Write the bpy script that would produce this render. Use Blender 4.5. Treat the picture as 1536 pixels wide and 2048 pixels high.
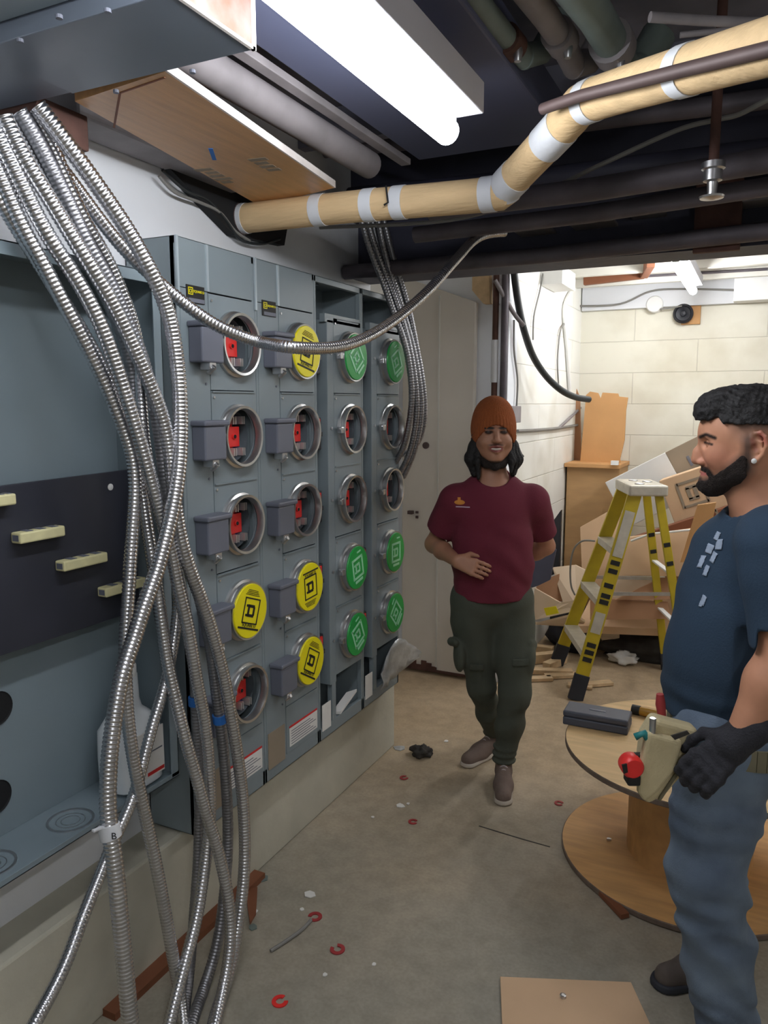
import bpy, math, random
import numpy as np
from mathutils import Vector, Matrix

for _o in list(bpy.data.objects):
    bpy.data.objects.remove(_o)
SC = bpy.context.scene
COL = SC.collection
random.seed(7)
R = math.radians

# ------------------------------------------------------------------ camera, world, exposure
F = 1535.0; H = 1.65; PITCH = R(8.05); YAW = R(26.03)
cam_d = bpy.data.cameras.new('camera'); cam = bpy.data.objects.new('camera', cam_d); COL.objects.link(cam)
cam.location = (0, 0, H); cam.rotation_euler = (math.pi/2 - PITCH, 0, YAW)
cam_d.sensor_fit = 'VERTICAL'; cam_d.sensor_height = 36.0; cam_d.lens = 36.0*F/2048.0
cam_d.clip_start = 0.05; cam_d.clip_end = 60
SC.camera = cam
w = bpy.data.worlds.new('world'); SC.world = w; w.use_nodes = True
w.node_tree.nodes['Background'].inputs[0].default_value = (0.62, 0.68, 0.8, 1)
w.node_tree.nodes['Background'].inputs[1].default_value = 0.05
SC.view_settings.view_transform = 'Standard'; SC.view_settings.look = 'None'
SC.view_settings.gamma = 1.0; SC.view_settings.use_curve_mapping = False
SC.view_settings.exposure = 0.55
TUBE_NEAR, TUBE_FAR, TUBE_BEHIND = 30.0, 44.0, 55.0

# pixel -> place: a ray from the camera meets a plane of the room
_fw = (-math.sin(YAW)*math.cos(PITCH), math.cos(YAW)*math.cos(PITCH), -math.sin(PITCH))
_rt = (math.cos(YAW), math.sin(YAW), 0)
_up = (-math.sin(YAW)*math.sin(PITCH), math.cos(YAW)*math.sin(PITCH), math.cos(PITCH))
def ray(u, v):
    a = (u-768)/F; b = (1024-v)/F
    return [_fw[i]+a*_rt[i]+b*_up[i] for i in range(3)]
def at(u, v, ax, c):
    d = ray(u, v); t = (c-(0, 0, H)[ax])/d[ax]
    return Vector((d[0]*t, d[1]*t, H+d[2]*t))
def atx(u, v, c): return at(u, v, 0, c)
def aty(u, v, c): return at(u, v, 1, c)
def atz(u, v, c): return at(u, v, 2, c)
HD = (-math.sin(YAW), math.cos(YAW))
def atd(u, v, D):
    d = ray(u, v); t = D/(d[0]*HD[0]+d[1]*HD[1])
    return Vector((d[0]*t, d[1]*t, H+d[2]*t))

# ------------------------------------------------------------------ materials
def lin(c):
    c = c/255.0
    return c/12.92 if c <= 0.04045 else ((c+0.055)/1.055)**2.4
def S(r, g, b): return (lin(r), lin(g), lin(b), 1)
MATS = {}
def mat(name, col, rough=0.6, metal=0.0, var=0.12, scale=6.0, bump=0.0, bscale=None, col2=None, detail=4, spec=None, stretch=None, trans=0, emis=None):
    m = bpy.data.materials.new(name); m.use_nodes = True; nt = m.node_tree; N = nt.nodes; L = nt.links
    b = N['Principled BSDF']; b.inputs['Roughness'].default_value = rough; b.inputs['Metallic'].default_value = metal
    if spec is not None: b.inputs['Specular IOR Level'].default_value = spec
    if trans: b.inputs['Transmission Weight'].default_value = trans
    tc = N.new('ShaderNodeTexCoord'); src = tc.outputs['Object']
    if stretch:
        mp = N.new('ShaderNodeMapping'); mp.inputs['Scale'].default_value = stretch; L.new(src, mp.inputs[0]); src = mp.outputs[0]
    nz = N.new('ShaderNodeTexNoise'); nz.inputs['Scale'].default_value = scale; nz.inputs['Detail'].default_value = detail
    L.new(src, nz.inputs['Vector'])
    cr = N.new('ShaderNodeValToRGB'); cr.color_ramp.elements[0].position = 0.3; cr.color_ramp.elements[1].position = 0.72
    if col2 is None: col2 = tuple(min(1, c*(1+var)) for c in col[:3])+(1,)
    lo = tuple(c*(1-var) for c in col[:3])+(1,)
    cr.color_ramp.elements[0].color = lo; cr.color_ramp.elements[1].color = col2
    L.new(nz.outputs['Fac'], cr.inputs[0]); L.new(cr.outputs[0], b.inputs['Base Color'])
    if bump:
        n2 = N.new('ShaderNodeTexNoise'); n2.inputs['Scale'].default_value = bscale or scale*4; n2.inputs['Detail'].default_value = 6
        L.new(src, n2.inputs['Vector']); bp = N.new('ShaderNodeBump'); bp.inputs['Strength'].default_value = bump; bp.inputs['Distance'].default_value = 0.01
        L.new(n2.outputs['Fac'], bp.inputs['Height']); L.new(bp.outputs[0], b.inputs['Normal'])
    if emis:
        b.inputs['Emission Color'].default_value = emis[:3]+(1,); b.inputs['Emission Strength'].default_value = emis[3]
    MATS[name] = m
    return m
M = {}
M['panel'] = mat('grey_enamel', S(126, 137, 142), 0.42, 0.0, 0.06, 3, 0.02, 60)
M['panel_in'] = mat('grey_enamel_inside', S(126, 140, 147), 0.5, 0.0, 0.06, 3)
M['well'] = mat('dark_grey_well', S(84, 92, 98), 0.7, 0.0, 0.06, 5)
M['lid'] = mat('grey_plastic_lid', S(104, 107, 119), 0.5, 0.0, 0.06, 5)
M['seam'] = mat('seam_metal_edge_highlight', S(175, 186, 192), 0.35, 0.3, 0.05, 5)
M['dark'] = mat('black_gap', S(18, 19, 22), 0.8, 0, 0.2)
M['black'] = mat('black_plastic', S(34, 36, 44), 0.45, 0, 0.15)
M['board'] = mat('black_insulating_board', S(46, 48, 58), 0.5, 0, 0.12, 5)
M['cream'] = mat('cream_insulator', S(214, 207, 160), 0.55, 0, 0.08, 30)
M['ring'] = mat('brushed_steel_ring', S(190, 190, 190), 0.28, 0.9, 0.05, 20)
M['steel'] = mat('galvanised_steel', S(200, 200, 202), 0.28, 0.95, 0.08, 40)
M['flex'] = mat('flexible_steel_conduit', S(205, 205, 208), 0.27, 1.0, 0.07, 25)
M['flexdull'] = mat('dull_steel_conduit', S(150, 150, 154), 0.4, 0.9, 0.1, 25)
M['red'] = mat('red_plastic', S(226, 48, 44), 0.42, 0, 0.08)
M['purple'] = mat('purple_jaw_block', S(70, 60, 120), 0.5, 0, 0.1)
M['tin'] = mat('tinned_copper', S(215, 210, 205), 0.3, 0.6, 0.05)
M['yellow'] = mat('yellow_label', S(243, 229, 12), 0.4, 0, 0.03)
M['green'] = mat('green_label', S(30, 160, 72), 0.35, 0, 0.05)
M['pale'] = mat('pale_print', S(160, 222, 182), 0.4, 0, 0.05)
M['ink'] = mat('black_ink', S(25, 25, 25), 0.6, 0, 0.1)
M['paper'] = mat('white_paper', S(222, 220, 216), 0.7, 0, 0.04, 20)
M['redink'] = mat('red_ink', S(200, 40, 40), 0.6, 0, 0.1)
M['wallw'] = mat('white_painted_wall', S(222, 224, 228), 0.7, 0, 0.05, 2.2, 0.25, 14)
M['wallbright'] = mat('lightened_white_wall', S(240, 244, 250), 0.6, 0, 0.03, 2.2, 0.2, 12)  # whiter copy of the wall paint, lightened where too little light falls
M['dirtywall'] = mat('grimy_painted_wall', S(205, 203, 196), 0.75, 0, 0.10, 2.6, 0.2, 12)
M['kerb'] = mat('painted_concrete_kerb', S(184, 180, 164), 0.85, 0, 0.14, 3.5, 0.35, 18)
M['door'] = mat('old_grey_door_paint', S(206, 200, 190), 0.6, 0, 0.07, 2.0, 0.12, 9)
M['ceild'] = mat('soot_dark_ceiling', S(128, 128, 142), 0.9, 0, 0.3, 3, 0.4, 9)
M['ceilw'] = mat('white_ceiling', S(214, 212, 204), 0.8, 0, 0.08, 3)
M['beam'] = mat('black_painted_beam', S(60, 60, 76), 0.6, 0, 0.2, 4, 0.2, 20)
M['rust'] = mat('rusty_iron', S(88, 60, 52), 0.8, 0.2, 0.3, 12, 0.3, 40)
M['darkpipe'] = mat('dark_iron_pipe', S(98, 92, 98), 0.6, 0.3, 0.25, 8, 0.15, 40)
M['brownpipe'] = mat('brown_iron_pipe', S(84, 68, 66), 0.6, 0.2, 0.2, 8)
M['greypipe'] = mat('dusty_grey_pipe', S(138, 132, 134), 0.7, 0.1, 0.2, 8)
M['greenpipe'] = mat('dull_green_pipe', S(110, 122, 118), 0.6, 0.1, 0.2, 8)
M['duct'] = mat('blue_grey_duct', S(88, 92, 116), 0.55, 0.1, 0.1, 2)
M['gutter'] = mat('dark_grey_trough', S(104, 112, 124), 0.38, 0.1, 0.06, 3)
M['rustplate'] = mat('rust_stained_plate', S(122, 104, 98), 0.8, 0.0, 0.1, 14, 0.1, 60, col2=S(122, 58, 32))
M['tanwrap'] = mat('tan_pipe_wrap', S(214, 184, 140), 0.8, 0, 0.09, 5, 0.3, 20, stretch=(1, 6, 6))
M['tape'] = mat('white_tape', S(214, 216, 220), 0.6, 0, 0.05, 8, 0.2, 30)
M['lampmetal'] = mat('white_lamp_housing', S(196, 196, 204), 0.5, 0, 0.04)
M['white'] = mat('white_plastic', S(228, 228, 226), 0.45, 0, 0.04)
M['ply'] = mat('varnished_plywood', S(196, 146, 92), 0.35, 0, 0.13, 5, 0.1, 30, stretch=(9, 0.8, 5))
M['plyedge'] = mat('white_painted_edge', S(214, 206, 200), 0.7, 0, 0.1, 20)
M['spool'] = mat('spool_plywood', S(212, 178, 128), 0.6, 0, 0.12, 4, 0.12, 30, stretch=(1.2, 9, 4))
M['spool2'] = mat('spool_plywood_warm', S(206, 160, 104), 0.6, 0, 0.14, 4, 0.12, 30, stretch=(1.2, 9, 4))
M['edgewood'] = mat('plywood_edge', S(112, 96, 84), 0.8, 0, 0.2, 30)
M['card'] = mat('cardboard', S(205, 172, 138), 0.85, 0, 0.05, 5)
M['card2'] = mat('pale_cardboard', S(218, 196, 170), 0.85, 0, 0.05, 5)
M['cardin'] = mat('darker_cardboard', S(170, 128, 96), 0.85, 0, 0.08, 5)  # darker brown kind of cardboard
M['cardink'] = mat('grey_print_on_cardboard', S(146, 132, 114), 0.8, 0, 0.05)
M['brown'] = mat('dark_brown_board', S(120, 72, 46), 0.7, 0, 0.1, 5)
M['orangewood'] = mat('orange_fibreboard', S(196, 148, 96), 0.7, 0, 0.07, 5, 0.1, 30)
M['orange2'] = mat('yellow_brown_crate', S(188, 150, 104), 0.7, 0, 0.1, 4, 0.1, 20, stretch=(1, 1, 4))
M['ladder'] = mat('yellow_fibreglass', S(186, 164, 30), 0.5, 0, 0.1, 14)
M['alum'] = mat('dusty_aluminium', S(196, 190, 176), 0.5, 0.3, 0.12, 20)
M['rubber'] = mat('black_rubber', S(40, 42, 50), 0.7, 0, 0.15)
M['case'] = mat('dark_grey_case', S(74, 78, 90), 0.5, 0, 0.08)
M['jug'] = mat('cloudy_plastic_jug', S(226, 232, 236), 0.35, 0, 0.05, 8)
M['blue'] = mat('blue_tape', S(40, 110, 190), 0.6, 0, 0.05)
M['teal'] = mat('teal_grip', S(30, 120, 120), 0.5, 0, 0.1)
M['amber'] = mat('amber_handle', S(176, 130, 44), 0.4, 0, 0.12)
M['canvas'] = mat('khaki_canvas', S(196, 182, 144), 0.9, 0, 0.12, 12, 0.2, 160)
M['beltm'] = mat('khaki_webbing', S(118, 112, 90), 0.9, 0, 0.1, 20)
M['wirek'] = mat('black_cable', S(38, 42, 44), 0.5, 0, 0.1)
M['wireg'] = mat('grey_wire', S(128, 126, 122), 0.6, 0, 0.1)
M['scrap'] = mat('pale_wood_scrap', S(206, 178, 140), 0.8, 0, 0.15, 20)
M['debris'] = mat('dark_debris', S(60, 56, 52), 0.85, 0, 0.3, 20)
M['silver'] = mat('crinkled_foil', S(200, 204, 208), 0.35, 0.6, 0.15, 25, 0.6, 30)

def emit(name, c, s):
    m = bpy.data.materials.new(name); m.use_nodes = True; nt = m.node_tree
    nt.nodes.remove(nt.nodes['Principled BSDF']); e = nt.nodes.new('ShaderNodeEmission')
    e.inputs[0].default_value = c; e.inputs[1].default_value = s
    nt.links.new(e.outputs[0], nt.nodes['Material Output'].inputs[0]); return m
M['tube_near'] = emit('lit_tube', (0.93, 0.96, 1.0, 1), TUBE_NEAR)
M['tube_far'] = emit('lit_tube_far', (0.97, 0.98, 1.0, 1), TUBE_FAR)
M['tube_behind'] = emit('lit_tube_behind', (0.96, 0.98, 1.0, 1), TUBE_BEHIND)

def floor_mat():
    m = bpy.data.materials.new('worn_concrete_floor'); m.use_nodes = True; nt = m.node_tree; N = nt.nodes; L = nt.links
    b = N['Principled BSDF']; b.inputs['Roughness'].default_value = 0.62
    tc = N.new('ShaderNodeTexCoord'); 
    def noise(s, d=5):
        n = N.new('ShaderNodeTexNoise'); n.inputs['Scale'].default_value = s; n.inputs['Detail'].default_value = d; L.new(tc.outputs['Object'], n.inputs['Vector']); return n.outputs['Fac']
    def ramp(fac, p0, p1, c0, c1):
        r = N.new('ShaderNodeValToRGB'); r.color_ramp.elements[0].position = p0; r.color_ramp.elements[1].position = p1
        r.color_ramp.elements[0].color = c0; r.color_ramp.elements[1].color = c1; L.new(fac, r.inputs[0]); return r.outputs[0]
    def mix(f, a, c, t='MIX'):
        x = N.new('ShaderNodeMix'); x.data_type = 'RGBA'; x.blend_type = t
        if isinstance(f, float): x.inputs[0].default_value = f
        else: L.new(f, x.inputs[0])
        L.new(a, x.inputs[6]); L.new(c, x.inputs[7]); return x.outputs[2]
    big = ramp(noise(1.1), 0.38, 0.66, S(148, 143, 130), S(174, 163, 144))
    # dust and clay trodden in towards the doorway
    sx = N.new('ShaderNodeSeparateXYZ'); L.new(tc.outputs['Object'], sx.inputs[0])
    ad = N.new('ShaderNodeMath'); ad.operation = 'ADD'; L.new(sx.outputs[1], ad.inputs[0])
    nn = N.new('ShaderNodeMath'); nn.operation = 'MULTIPLY'; L.new(noise(1.6), nn.inputs[0]); nn.inputs[1].default_value = 1.6; L.new(nn.outputs[0], ad.inputs[1])
    mr = N.new('ShaderNodeMapRange'); mr.inputs[1].default_value = 3.1; mr.inputs[2].default_value = 4.2; L.new(ad.outputs[0], mr.inputs[0])
    clay = ramp(noise(3), 0.3, 0.7, S(180, 158, 128), S(194, 172, 142))
    base = mix(mr.outputs[0], big, clay)
    sp = ramp(noise(16, 8), 0.36, 0.6, (0.72, 0.72, 0.72, 1), (1, 1, 1, 1))
    base = mix(0.5, base, sp, 'MULTIPLY')
    fine = ramp(noise(90, 3), 0.35, 0.65, (0.8, 0.8, 0.8, 1), (1, 1, 1, 1))
    base = mix(0.6, base, fine, 'MULTIPLY')
    L.new(base, b.inputs['Base Color'])
    bp = N.new('ShaderNodeBump'); bp.inputs['Strength'].default_value = 0.25; bp.inputs['Distance'].default_value = 0.01
    L.new(noise(30, 8), bp.inputs['Height']); L.new(bp.outputs[0], b.inputs['Normal'])
    return m
M['floor'] = floor_mat()

def block_mat(name, c, mortar, horiz):
    m = bpy.data.materials.new(name); m.use_nodes = True; nt = m.node_tree; N = nt.nodes; L = nt.links
    b = N['Principled BSDF']; b.inputs['Roughness'].default_value = 0.7
    tc = N.new('ShaderNodeTexCoord'); mp = N.new('ShaderNodeMapping')
    sx = N.new('ShaderNodeSeparateXYZ'); L.new(tc.outputs['Object'], sx.inputs[0])
    cb = N.new('ShaderNodeCombineXYZ'); L.new(sx.outputs[horiz], cb.inputs[0]); L.new(sx.outputs[2], cb.inputs[1])
    br = N.new('ShaderNodeTexBrick'); br.inputs['Scale'].default_value = 1.0
    br.inputs['Brick Width'].default_value = 0.9; br.inputs['Row Height'].default_value = 0.235; br.inputs['Mortar Size'].default_value = 0.004
    br.inputs['Mortar Smooth'].default_value = 0.6
    br.inputs['Color1'].default_value = c; br.inputs['Color2'].default_value = tuple(x*0.97 for x in c[:3])+(1,); br.inputs['Mortar'].default_value = mortar
    L.new(cb.outputs[0], br.inputs['Vector'])
    n = N.new('ShaderNodeTexNoise'); n.inputs['Scale'].default_value = 2.2; n.inputs['Detail'].default_value = 6; L.new(tc.outputs['Object'], n.inputs['Vector'])
    r = N.new('ShaderNodeValToRGB'); r.color_ramp.elements[0].position = 0.28; r.color_ramp.elements[0].color = (0.74, 0.7, 0.62, 1); r.color_ramp.elements[1].position = 0.5; r.color_ramp.elements[1].color = (1, 1, 1, 1)
    L.new(n.outputs['Fac'], r.inputs[0])
    x = N.new('ShaderNodeMix'); x.data_type = 'RGBA'; x.blend_type = 'MULTIPLY'; x.inputs[0].default_value = 0.6
    L.new(br.outputs[0], x.inputs[6]); L.new(r.outputs[0], x.inputs[7]); L.new(x.outputs[2], b.inputs['Base Color'])
    bp = N.new('ShaderNodeBump'); bp.inputs['Strength'].default_value = 0.5; bp.inputs['Distance'].default_value = 0.01
    L.new(br.outputs['Fac'], bp.inputs['Height']); bp.invert = True; L.new(bp.outputs[0], b.inputs['Normal'])
    return m
M['blockx'] = block_mat('white_block_wall', S(232, 229, 214), S(214, 210, 196), 0)
M['blocky'] = block_mat('white_block_wall_side', S(236, 235, 228), S(216, 214, 205), 1)

# ------------------------------------------------------------------ mesh builder
class MB:
    def __init__(s): s.v = []; s.f = []; s.mi = []; s.ms = []; s.cur = 0
    def use(s, m):
        if m not in s.ms: s.ms.append(m)
        s.cur = s.ms.index(m); return s
    def add(s, vs, fs):
        o = len(s.v); s.v += [tuple(v) for v in vs]
        for f in fs: s.f.append([o+i for i in f]); s.mi.append(s.cur)
        return s
    def box(s, a, b):
        x0, y0, z0 = a; x1, y1, z1 = b
        return s.add([(x0, y0, z0), (x1, y0, z0), (x1, y1, z0), (x0, y1, z0), (x0, y0, z1), (x1, y0, z1), (x1, y1, z1), (x0, y1, z1)],
                     [(0, 3, 2, 1), (4, 5, 6, 7), (0, 1, 5, 4), (1, 2, 6, 5), (2, 3, 7, 6), (3, 0, 4, 7)])
    def obox(s, c, ax, ay, az):          # centre and three half-axis vectors
        c, ax, ay, az = map(Vector, (c, ax, ay, az)); vs = []
        for k in (-1, 1):
            for i, j in ((-1, -1), (1, -1), (1, 1), (-1, 1)): vs.append(c+ax*i+ay*j+az*k)
        return s.add(vs, [(0, 3, 2, 1), (4, 5, 6, 7), (0, 1, 5, 4), (1, 2, 6, 5), (2, 3, 7, 6), (3, 0, 4, 7)])
    def bar(s, a, b, w, h, side):        # rectangular bar from a to b; w along 'side'
        a = Vector(a); b = Vector(b); d = (b-a).normalized(); sd = Vector(side); sd = (sd-d*sd.dot(d)).normalized(); up = d.cross(sd)
        return s.obox((a+b)/2, (b-a)/2, sd*w/2, up*h/2)
    def prism(s, poly, ext):             # 3-D polygon extruded by vector
        n = len(poly); ext = Vector(ext); P = [Vector(p) for p in poly]
        return s.add(P+[p+ext for p in P], [list(range(n))[::-1], list(range(n, 2*n))]+[(i, (i+1) % n, n+(i+1) % n, n+i) for i in range(n)])
    def tube(s, pts, r, seg=12, caps=True, rad=None):
        P = [Vector(p) for p in pts]; n = len(P); T = []
        for i in range(n):
            t = P[min(i+1, n-1)]-P[max(i-1, 0)]; T.append(t.normalized() if t.length > 1e-9 else Vector((0, 0, 1)))
        u = T[0].orthogonal().normalized(); vs = []; fs = []
        for i in range(n):
            u = (u-T[i]*u.dot(T[i])).normalized(); w_ = T[i].cross(u); rr = rad[i] if rad else r
            for k in range(seg):
                a = 2*math.pi*k/seg; vs.append(P[i]+(u*math.cos(a)+w_*math.sin(a))*rr)
        for i in range(n-1):
            for k in range(seg):
                k2 = (k+1) % seg; fs.append((i*seg+k, i*seg+k2, (i+1)*seg+k2, (i+1)*seg+k))
        if caps: fs += [list(range(seg))[::-1], list(range((n-1)*seg, n*seg))]
        return s.add(vs, fs)
    def lathe(s, c, axis, prof, seg=32, closed=True):   # prof: (radius, along)
        c = Vector(c); a = Vector(axis).normalized(); u = a.orthogonal().normalized(); w_ = a.cross(u); vs = []; fs = []; n = len(prof)
        for r, t in prof:
            for k in range(seg):
                th = 2*math.pi*k/seg; vs.append(c+a*t+(u*math.cos(th)+w_*math.sin(th))*r)
        for i in range(n-1):
            for k in range(seg):
                k2 = (k+1) % seg; fs.append((i*seg+k, i*seg+k2, (i+1)*seg+k2, (i+1)*seg+k))
        if closed: fs += [list(range(seg))[::-1], list(range((n-1)*seg, n*seg))]
        return s.add(vs, fs)
    def cyl(s, a, b, r, seg=20): return s.tube([a, b], r, seg)
    def build(s, name, m=None, parent=None, bev=0, smooth=False, base=None, seg=2):
        me = bpy.data.meshes.new(name); vs = s.v
        off = Vector((0, 0, 0))
        if base is not None: off = Vector(base)
        elif parent is not None: off = Vector(parent.get('_b', (0, 0, 0)))
        vs = [(v[0]-off[0], v[1]-off[1], v[2]-off[2]) for v in vs]
        me.from_pydata(vs, [], s.f); 
        if s.ms:
            for q in s.ms: me.materials.append(q)
            me.polygons.foreach_set('material_index', s.mi)
        else: me.materials.append(m)
        me.update()
        o = bpy.data.objects.new(name, me); COL.objects.link(o)
        if base is not None and parent is None: o.location = off; o['_b'] = tuple(off)
        elif parent is not None: o.parent = parent; o['_b'] = tuple(off)
        if smooth:
            me.polygons.foreach_set('use_smooth', [True]*len(me.polygons))
            if smooth != 'all':
                try: me.set_sharp_from_angle(angle=R(38))
                except Exception: pass
        if bev:
            b = o.modifiers.new('bevel', 'BEVEL'); b.width = bev; b.segments = seg; b.limit_method = 'ANGLE'; b.angle_limit = R(40)
            b.harden_normals = False
        return o
def tag(o, label=None, cat=None, group=None, kind=None):
    if label: o['label'] = label
    if cat: o['category'] = cat
    if group: o['group'] = group
    if kind: o['kind'] = kind
    return o
def thing(name, base, label, cat, group=None):
    o = bpy.data.objects.new(name, None); COL.objects.link(o); o.location = base; o['_b'] = tuple(base); o.empty_display_size = 0.05
    return tag(o, label, cat, group)
def struct(o): o['kind'] = 'structure'; return o
def spline(pts, n=8):
    P = [Vector(p) for p in pts]; out = []
    for i in range(len(P)-1):
        p0 = P[max(i-1, 0)]; p1 = P[i]; p2 = P[i+1]; p3 = P[min(i+2, len(P)-1)]
        for k in range(n):
            t = k/n; out.append(0.5*((2*p1)+(p2-p0)*t+(2*p0-5*p1+4*p2-p3)*t*t+(3*p1-p0-3*p2+p3)*t**3))
    out.append(P[-1]); return out
def resample(P, step):
    out = [P[0]]; acc = 0.0
    for i in range(1, len(P)):
        a, b = P[i-1], P[i]; d = (b-a).length
        while acc+d >= step:
            t = (step-acc)/d; a = a+(b-a)*t; out.append(a.copy()); d = (b-a).length; acc = 0.0
        acc += d
    return out
def text_on(txt, size, origin, right, up, m, parent, name='lettering', lift=0.0015, bold=0.0):
    c = bpy.data.curves.new('tmp', 'FONT'); c.body = txt; c.size = size; c.align_x = 'CENTER'; c.align_y = 'CENTER'; c.extrude = 0.0004; c.offset = bold
    o = bpy.data.objects.new('tmp', c); COL.objects.link(o)
    dg = bpy.context.evaluated_depsgraph_get(); me = bpy.data.meshes.new_from_object(o.evaluated_get(dg))
    bpy.data.objects.remove(o); bpy.data.curves.remove(c)
    r = Vector(right).normalized(); u = Vector(up).normalized(); n = r.cross(u); off = Vector(parent.get('_b', (0, 0, 0)))
    og = Vector(origin)+n*lift-off
    for v in me.vertices: v.co = og+r*v.co.x+u*v.co.y+n*v.co.z
    me.materials.clear(); me.materials.append(m); me.name = name
    q = bpy.data.objects.new(name, me); COL.objects.link(q); q.parent = parent; q['_b'] = tuple(off); return q
X, Y, Z = Vector((1, 0, 0)), Vector((0, 1, 0)), Vector((0, 0, 1))
# ------------------------------------------------------------------ the room
WX = -1.63                                   # face of the wall that carries the meter stacks
def sbox(name, a, b, m, bev=0): return struct(MB().box(a, b).build(name, m, bev=bev))
sbox('floor', (-2.3, -1.8, -0.12), (2.5, 6.4, 0.0), M['floor'])
sbox('wall_left', (-2.0, -1.8, 0), (WX-0.002, 3.2, 2.72), M['wallw'])
sbox('trim_1', (-1.645, -1.8, 0), (-1.51, 3.21, 0.352), M['kerb'], 0.008)          # concrete kerb under the meter stacks
sbox('trim_2', (-1.512, 1.35, 0), (-1.465, 2.05, 0.022), M['brown'])                     # brown board at the foot of the kerb
sbox('wall_alcove', (-2.2, 3.2, 0), (-1.98, 4.25, 2.72), M['dirtywall'])
sbox('wall_middle', (-2.2, 4.25, 0), (-1.3, 4.42, 2.72), M['wallbright'])
sbox('wall_far_left', (-1.5, 4.42, 0), (-1.3, 6.15, 2.72), M['blocky'])
sbox('wall_back', (-1.5, 6.15, 0), (2.5, 6.35, 2.72), M['blockx'])
sbox('wall_right', (2.3, -1.8, 0), (2.5, 6.15, 2.72), M['dirtywall'])
sbox('wall_front', (-2.0, -1.95, 0), (2.5, -1.8, 2.72), M['dirtywall'])
sbox('ceiling', (-2.3, -1.95, 2.72), (2.5, 3.2, 2.85), M['ceild'])
struct(MB().box((-2.3, 3.2, 2.56), (2.5, 6.4, 2.85)).build('ceiling', M['ceilw']))
# dark joists of the near room, running across
for i, y in enumerate((-1.3, -0.8, -0.3, 0.2, 0.7, 2.6)):
    struct(MB().box((WX, y, 2.6), (2.3, y+0.05, 2.72)).build('ceiling_joist', M['ceild']))
# pale joists of the back room
for y in (3.8, 4.3, 4.85, 5.4, 5.9):
    struct(MB().box((-1.3, y, 2.50), (2.3, y+0.045, 2.56)).build('ceiling_joist', M['ceilw']))
# big black steel I-beam over the opening
b = MB(); b.box((-1.64, 3.0, 2.184), (2.3, 3.2, 2.204)); b.box((-1.64, 3.0, 2.42), (2.3, 3.2, 2.44)); b.box((-1.64, 3.085, 2.2), (2.3, 3.115, 2.43))
struct(b.build('ceiling_beam', M['beam']))
struct(MB().box((-1.64, 3.02, 2.44), (2.3, 3.2, 2.72)).build('ceiling_beam', M['beam']))
# old sliding fire door with a sloping head
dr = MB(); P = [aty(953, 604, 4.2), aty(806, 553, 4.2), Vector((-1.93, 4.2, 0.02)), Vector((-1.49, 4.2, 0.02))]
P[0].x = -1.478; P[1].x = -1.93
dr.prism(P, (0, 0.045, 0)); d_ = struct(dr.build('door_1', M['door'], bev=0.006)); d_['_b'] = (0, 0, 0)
MB().box((-1.70, 4.194, 0.03), (-1.692, 4.2, 2.26)).build('door_seam', M['dirtywall'], d_)
p = aty(851, 891, 4.19); MB().lathe((p.x, 4.185, p.z), Y, [(0.004, 0), (0.02, 0.004), (0.02, 0.018)], 20).build('door_handle', M['brownpipe'], d_, smooth=True)
q = aty(822, 1025, 4.18); kb = MB()
kb.box((q.x-0.02, 4.17, q.z-0.01), (q.x+0.01, 4.2, q.z+0.01)); kb.box((q.x+0.025, 4.19, q.z-0.005), (q.x+0.04, 4.2, q.z+0.008)); kb.box((q.x+0.025, 4.19, q.z-0.035), (q.x+0.04, 4.2, q.z-0.02))
kb.build('latch', M['brownpipe'], d_)
rb = MB()
for i in range(14):
    xx = -1.93+i*0.034; rb.box((xx, 4.192, 0.02), (xx+0.034, 4.2, 0.02+0.03+random.random()*0.06 if i < 7 else 0.035))
rb.build('rusted_foot', M['rust'], d_)
# ------------------------------------------------------------------ meter stacks
XF = -1.45
RZ = [1.826, 1.55, 1.277, 1.0, 0.725]; RH = 0.276
def plate_hole(mb, x, y0, y1, z0, z1, cy, cz, r, seg=40, th=0.004):
    outer = []; inner = []
    for k in range(seg):
        a = 2*math.pi*(k+0.5)/seg; c, s_ = math.cos(a), math.sin(a)
        t = min(((y1-cy) if c > 0 else (y0-cy))/c if abs(c) > 1e-6 else 9, ((z1-cz) if s_ > 0 else (z0-cz))/s_ if abs(s_) > 1e-6 else 9)
        outer.append((cy+c*t, cz+s_*t)); inner.append((cy+c*r, cz+s_*r))
    # snap the samples nearest each corner onto the corner
    for yy in (y0, y1):
        for zz in (z0, z1):
            k = min(range(seg), key=lambda i: (outer[i][0]-yy)**2+(outer[i][1]-zz)**2); outer[k] = (yy, zz)
    vs = [(x, a, b_) for a, b_ in outer]+[(x, a, b_) for a, b_ in inner]+[(x-th, a, b_) for a, b_ in outer]+[(x-th, a, b_) for a, b_ in inner]
    n = seg; fs = []
    for k in range(n):
        k2 = (k+1) % n
        fs += [(k, k2, n+k2, n+k), (2*n+k, 3*n+k, 3*n+k2, 2*n+k2), (k, 2*n+k, 2*n+k2, k2), (n+k, n+k2, 3*n+k2, 3*n+k)]
    mb.add(vs, fs)
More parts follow.
